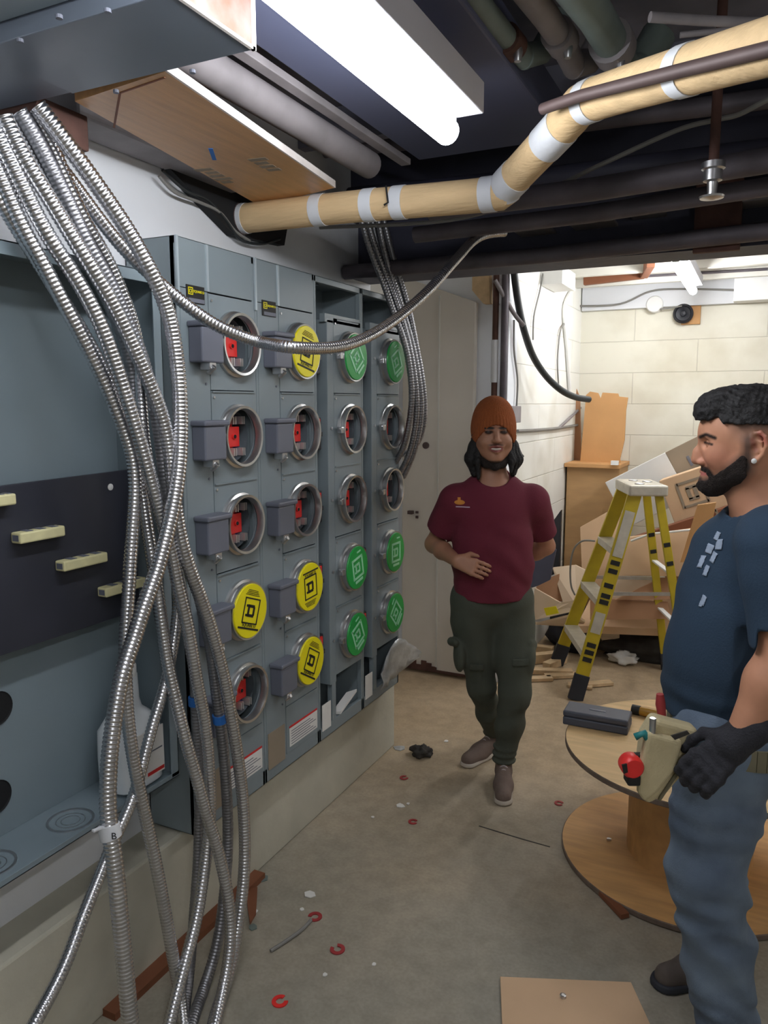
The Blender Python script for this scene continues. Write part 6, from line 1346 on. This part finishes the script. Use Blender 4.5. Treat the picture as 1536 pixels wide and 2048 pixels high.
x, y, z = f.grid(); f.cut(0.05-z+0*x+0*y); jn = field_obj('jeans', f, M['denim'], b2, man2)
# webbing belt
k = MB(); bp = []
cb_ = L(1455, 1452, 1.765)
for i in range(41):
    a = 2*math.pi*i/40; bp.append(Vector((cb_[0]+0.123*math.cos(a), cb_[1]+0.188*math.sin(a), cb_[2]))-Vector(b2))
n = len(bp)
for i in range(n-1):
    k.add([bp[i]+Z*0.024, bp[i+1]+Z*0.024, bp[i+1]-Z*0.024, bp[i]-Z*0.024], [(0, 1, 2, 3)])
bl_ = k.build('tool_belt', M['beltm']); bl_.parent = man2; s_ = bl_.modifiers.new('t', 'SOLIDIFY'); s_.thickness = 0.006
# gloves
def glove(wr, d, n, ts_, nm, size, curl):
    lo = np.array(wr)-0.22; hi = np.array(wr)+0.22; g = Field(lo, hi, 0.0035); d = np.array(d, float); d /= np.linalg.norm(d)
    g.cap(wr-d*0.045, wr+d*0.02, 0.040, 0.034, 0.015); hand(g, np.array(wr), d, n, size, curl, ts_, fr=0.0118); g.wrinkle(0.0015, 180, dirv=(1, 0.4, 0.7)); return field_obj(nm, g, M['glove'], b2, man2)
glove(wr2, (-0.60, 0.10, -0.66), (-0.55, -0.75, 0.40), 1, 'work_glove', 1.10, 0.62)
glove(wr3, (-0.6, 0.1, -0.8), (-0.5, 0.8, 0.3), 1, 'work_glove', 1.1, 0.8)
# boots
tF = Lz(1304, 1975, 0.0); hF = tF+np.array([0.27, 0.06, 0]); tF[2] = 0
shoe(tF, hF, akF, man2, b2, M['boot'], M['rubber'], M['ink'], 'boot', 0.046)
tN = np.array([akN[0]-0.20, 1.72, 0]); shoe(tN, tN+np.array([0.29, 0.03, 0]), akN, man2, b2, M['boot'], M['rubber'], M['ink'], 'boot', 0.046)
# canvas tool pouch hung on the belt, with what it carries
Dp = 1.585
pc = L(1340, 1530, Dp); ptw = loc2w(pc); pch = thing('tool_pouch', tuple(ptw), 'khaki canvas tool pouch hanging from the belt of the bearded person', 'tool pouch')
def pw(u, v, D=Dp): return loc2w(L(u, v, D))
dv = Vector((HD[0], HD[1], 0))
MB().prism([pw(1312, 1438), pw(1402, 1462), pw(1396, 1475), pw(1374, 1545), pw(1335, 1590), pw(1298, 1612), pw(1286, 1600), pw(1280, 1560), pw(1290, 1475)], dv*0.05).build('pouch_body', M['canvas'], pch, bev=0.012, seg=3)
MB().prism([pw(1296, 1466, Dp-0.022), pw(1368, 1484, Dp-0.022), pw(1352, 1540, Dp-0.022), pw(1318, 1585, Dp-0.022), pw(1290, 1606, Dp-0.022), pw(1278, 1588, Dp-0.022), pw(1280, 1540, Dp-0.022)], dv*0.024).build('front_pocket', M['canvas'], pch, bev=0.008, seg=3)
MB().tube(spline([pw(1388, 1500, Dp-0.004), pw(1355, 1545, Dp-0.006), pw(1318, 1600, Dp-0.004)], 5), 0.004, 8).build('binding', M['beltm'], pch, smooth='all')
MB().prism([pw(1342, 1472, Dp-0.024), pw(1375, 1462, Dp-0.024), pw(1380, 1468, Dp-0.024), pw(1350, 1480, Dp-0.024)], dv*0.004).build('pocket_mouth', M['debris'], pch)
tq = thing('tape_measure', tuple(pw(1262, 1535)), 'red and black tape measure clipped to the tool pouch', 'tape measure')
k = MB(); k.lathe(pw(1262, 1530, Dp-0.01), dv, [(0.020, -0.02), (0.024, -0.015), (0.0245, 0.0), (0.024, 0.015), (0.020, 0.02)], 24); k.build('red_case', M['red'], tq, smooth=True)
k = MB(); k.obox(pw(1264, 1555, Dp-0.01), Vector(_rt)*0.014, dv*0.018, Z*0.012); k.build('black_foot', M['ink'], tq, bev=0.004)
MB().prism([pw(1244, 1530, Dp-0.033), pw(1254, 1528, Dp-0.033), pw(1256, 1545, Dp-0.033), pw(1248, 1548, Dp-0.033)], dv*0.004).build('thumb_lock', M['ink'], tq)
MB().obox(pw(1281, 1512, Dp), Vector(_rt)*0.014, dv*0.008, Z*0.006).build('belt_clip', M['ink'], tq, bev=0.002)
pl = thing('pliers', tuple(pw(1300, 1460)), 'pliers with teal grips sticking out of the tool pouch', 'pliers')
MB().tube([pw(1302, 1490, Dp-0.012), pw(1288, 1466, Dp-0.012), pw(1270, 1474, Dp-0.012)], 0.008, 10).build('teal_grip', M['teal'], pl, smooth='all'); MB().tube([pw(1304, 1480, Dp-0.01), pw(1306, 1436, Dp-0.01)], 0.007, 10).build('steel_jaw', M['steel'], pl, smooth=True)
rh = thing('screwdriver', tuple(pw(1318, 1430)), 'slim screwdriver with a faded red handle standing in the tool pouch', 'screwdriver')
MB().tube([pw(1330, 1478, Dp+0.05), pw(1322, 1420, Dp+0.05)], 0.004, 8).build('shaft', M['steel'], rh, smooth=True); MB().tube([pw(1324, 1432, Dp+0.05), pw(1321, 1408, Dp+0.05), pw(1320, 1388, Dp+0.05)], 0.011, 12, rad=[0.009, 0.011, 0.008]).build('red_handle', M['reddust'], rh, smooth=True)
for o in bpy.data.objects:
    if '_b' in o: del o['_b']
